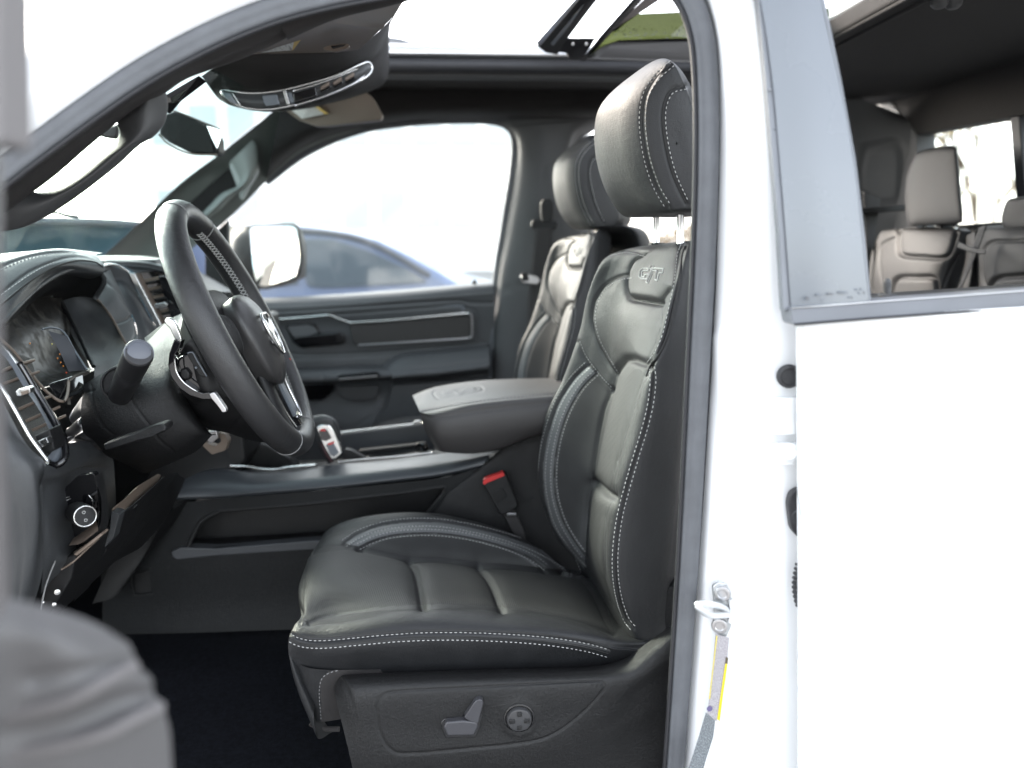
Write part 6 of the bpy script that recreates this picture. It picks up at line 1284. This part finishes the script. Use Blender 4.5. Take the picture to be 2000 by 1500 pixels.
# ================================================================== OPEN FRONT DOOR (blurred, close to the camera)
fd = part('driver_door')
fy = .36
dm = mat('door_panel_vinyl', (.12, .112, .112), .5, bump=.3, scale=300, kind='leather')
dm2 = mat('door_panel_grey', (.082, .079, .080), .5, bump=.3, scale=300, kind='leather')
bx = P(0, 1500, fy)
sheet('door_pocket', [[(-500, 1120, fy - .1), (-200, 1130, fy - .02), (0, 1165, fy), (90, 1185, fy + .01), (180, 1215, fy + .02), (250, 1255, fy + .03)], [(-500, 1250, fy - .12), (-200, 1240, fy - .04), (0, 1240, fy - .01), (120, 1250, fy), (240, 1290, fy + .02), (300, 1330, fy + .03)],
   [(-500, 1400, fy - .12), (-200, 1360, fy - .05), (0, 1330, fy - .01), (150, 1320, fy), (270, 1350, fy + .02), (324, 1400, fy + .03)], [(-500, 1500, fy - .12), (-200, 1440, fy - .04), (0, 1410, fy - .01), (150, 1400, fy), (280, 1420, fy + .02), (334, 1460, fy + .03)], [(-500, 1700, fy - .12), (-200, 1700, fy - .04), (0, 1700, fy - .01), (150, 1700, fy), (290, 1700, fy + .02), (345, 1700, fy + .03)]], 60, 70, dm2, fd,
   [([(60, 1330), (160, 1312), (240, 1290), (290, 1300)], .003, 16), ([(0, 1440), (120, 1420), (240, 1370), (320, 1350)], .004, 18)])
for pts, r in (([(-60, 1412, fy - .006), (120, 1372, fy - .004), (200, 1334, fy + .002), (262, 1300, fy + .022)], .0035), ([(-60, 1490, fy - .006), (180, 1440, fy - .002), (260, 1406, fy + .006), (312, 1380, fy + .024)], .0035)):
    sweep('pocket_rib', crl(A(pts), .01), r, dm, fd, n=10)
sheet('door_inner_panel', [[(-700, 200, .22), (-300, 230, .28), (-60, 270, .34), (-4, 285, .36), (4, 290, .40)], [(-700, 700, .22), (-300, 700, .28), (-60, 700, .34), (0, 700, .36), (8, 700, .40)], [(-700, 1160, .22), (-300, 1160, .28), (-60, 1160, .34), (12, 1160, .36), (20, 1160, .40)], [(-700, 1700, .22), (-300, 1700, .28), (-60, 1700, .34), (16, 1700, .36), (24, 1700, .40)]], 60, 30, dm, fd)
plate('door_frame_edge', [(-90, -100), (-8, -100), (-5, 120), (-2, 285), (-90, 285)], .37, .03, mat('frame_tape', (.17, .16, .16), .6), fd, .004)

# ================================================================== OUTSIDE
gr = link('ground', [(-200, -200, 0), (200, -200, 0), (200, 200, 0), (-200, 200, 0)], [[0, 1, 2, 3]], mat('asphalt', (.24, .235, .23), .85, bump=.3, scale=40, var=.15, vscale=3), smooth=False); gr['kind'] = 'structure'
# parked sedan beyond the passenger window
cb = mat('blue_grey_paint', (.17, .21, .32), .3, metal=.1, coat=.7)
cy = 5.0
sed = thing('parked_car', 'blue grey sedan parked beyond the passenger window', 'car', P(640, 560, cy) * [1, 1, 0])
carb = A([(250, 500), (330, 470), (450, 436), (520, 434), (600, 440), (680, 452), (740, 468), (800, 498), (860, 532), (900, 556), (1010, 590), (1060, 640), (1065, 760), (1040, 790), (200, 790), (150, 640), (160, 560)], cy)
poly('body', carb, (0, 1.7, 0), cb, sed, .06, 4)
plate('window', rnd([(576, 474, 0), (600, 466, 0), (650, 468, 0), (720, 490, 0), (800, 528, 0), (838, 552, 0), (640, 562, 0), (600, 560, 0)], 10)[:, :2].tolist(), cy - .03, .02, mat('car_glass', (.10, .12, .14), .06, coat=1), sed, .005)
plate('window', [(440, 470), (560, 464), (582, 556), (440, 560)], cy - .03, .02, bpy.data.materials['car_glass'], sed, .005)
sweep('roof_rail', crl(A([(440, 452, cy - .03), (560, 450, cy - .03), (660, 458, cy - .03), (740, 482, cy - .03), (840, 538, cy - .03)]), .05), .018, M['seal'], sed, n=8)
for x in (300, 930):
    w_ = part('wheel', sed); c = P(x, 560, cy - .02) * [1, 1, 0] + [0, 0, .33]
    lathe('tyre', c, (0, -1, 0), [(.2, -.1), (.32, -.1), (.33, -.05), (.33, .03), (.31, .05), (.2, .05)], M['rubber'], w_, n=40)
    lathe('rim', c, (0, -1, 0), [(.2, -.05), (.2, .03), (.17, .02), (.04, .03), (.01, .03)], M['chrome2'], w_, n=40)
# dark pickup nose to nose, seen through the windscreen
hc = thing('parked_car', 'dark teal car parked ahead of the windscreen, its bonnet above the dashboard', 'car', P(60, 480, 4.2) * [1, 1, 0])
teal = mat('dark_teal_paint', (.02, .05, .065), .6)
hb = A([(-900, 470, 3.6), (-400, 446, 3.8), (0, 436, 4.0), (200, 438, 4.2), (290, 444, 4.4), (300, 520, 4.4), (250, 700, 4.3), (-900, 700, 3.6)])
poly('bonnet', hb, (-.3, 2.0, 0), teal, hc, .05, 3)
sweep('bonnet_edge', crl(A([(-400, 442, 3.78), (0, 431, 3.98), (200, 433, 4.18), (290, 440, 4.38)]), .1), .02, M['seal'], hc, n=8)
sweep('wiper', crl(A([(96, 412, 1.9), (130, 420, 1.95), (152, 423, 2.0)]), .02), .004, M['plastic2'], truck, n=6)
# leaf specks on the glass
# pale building across the lot with window bands
bl = thing('building', 'long pale building with window bands across the car park', 'building', P(800, 400, 30) * [1, 1, 0])
bwm = mat('pale_render', (.86, .85, .83), .8, var=.05, vscale=.3)
b0 = P(300, 400, 34)[0]; b1 = P(1150, 400, 34)[0]
box('wall', ((b0 + b1) / 2, 36, 4.5), ((b1 - b0) / 2, 2, 4.5), bwm, bl, 0)
bgm = mat('pale_window', (.48, .50, .51), .35)
for r_ in range(2):
    for k in range(12):
        x = b0 + (k + .5) * (b1 - b0) / 12
        box('window', (x, 33.98, 2.6 + r_ * 3.4), ((b1 - b0) / 12 * .36, .04, .8), bgm, bl, 0)
box('roof', ((b0 + b1) / 2, 36, 9.1), ((b1 - b0) / 2 + .4, 2.4, .12), bwm, bl, 0)
# trees behind the truck, seen through the back window
def tree(x, y, h, s, label, seed, leaf=(.42, .30, .10)):
    rg = random.Random(seed); t = thing('tree', label, 'tree', (x, y, 0), 'bare winter trees behind the truck')
    a = acc()
    def br(p, d, L, r, n):
        q = p + d * L
        pts = np.array([p, (p + q) / 2 + np.array([rg.uniform(-1, 1) * L * .06 for _ in range(3)]), q])
        sweep('', cr(pts, 5), np.linspace(r, r * .62, 5), None, n=6, add=a)
        if n == 0: tips.append(q); return
        for _ in range(3 if n > 2 else 2 + (rg.random() < .6)):
            v = d + np.array([rg.uniform(-1, 1), rg.uniform(-1, 1), rg.uniform(-.3, .8)]) * .75; v /= np.linalg.norm(v)
            br(q, v, L * rg.uniform(.62, .85), r * .6, n - 1)
        if n < 4: tips.append(q)
    tips = []; br(np.array([x, y, 0.0]), np.array([0, 0, 1.0]), h * .28, h * .013, 5)
    flush('trunk', a, bark, t, True)
    v, f = [], []
    for q in tips:
        for _ in range(s):
            c = q + np.array([rg.gauss(0, .28) for _ in range(3)]); u = np.array([rg.uniform(-1, 1) for _ in range(3)]); u /= np.linalg.norm(u); w2 = np.cross(u, [rg.random(), rg.random(), rg.random()]); w2 /= np.linalg.norm(w2)
            k = len(v); z = rg.uniform(.03, .06); v += [c - u * z, c + w2 * z * .5, c + u * z, c - w2 * z * .5]; f.append([k, k + 1, k + 2, k + 3])
    link('foliage', v, f, mat('foliage_%d' % seed, leaf, .7), t, False, stuff=True)
bark = mat('bark', (.10, .075, .05), .9)
d1 = ray(1925, 400); d2 = ray(2010, 400); d3 = ray(1850, 400)
for k, (px_, dist, h) in enumerate(((1905, 16, 6.5), (1990, 22, 9), (1860, 34, 10), (1945, 40, 11))):
    d_ = ray(px_, 420); p_ = CAM + d_ / d_[1] * dist
    tree(p_[0], p_[1], h, 9, ['forked bare tree nearest the back window', 'taller thin tree beside the window divider', 'distant pale tree behind the rear headrest', 'farthest tree in the gap between the headrests'][k], 11 + k)
d_ = ray(1900, 440); p_ = CAM + d_ / d_[1] * 45
hd = thing('hedge', 'dry brown hedge along the edge of the lot behind the truck', 'hedge', (p_[0], p_[1], 0))
rg = random.Random(5); v, f = [], []
for _ in range(9000):
    t_ = rg.uniform(-30, 30); c = np.array([p_[0] + t_, p_[1] + rg.uniform(-1, 1), rg.uniform(0, 1.8) + .5 * math.sin(t_ * .7)]); u = np.array([rg.uniform(-1, 1) for _ in range(3)]); u /= np.linalg.norm(u); w2 = np.cross(u, [rg.random(), 1, rg.random()]); w2 /= np.linalg.norm(w2)
    k = len(v); z = rg.uniform(.1, .22); v += [c - u * z, c + w2 * z * .5, c + u * z, c - w2 * z * .5]; f.append([k, k + 1, k + 2, k + 3])
link('foliage', v, f, mat('dry_hedge', (.16, .12, .07), .8), hd, False, stuff=True)
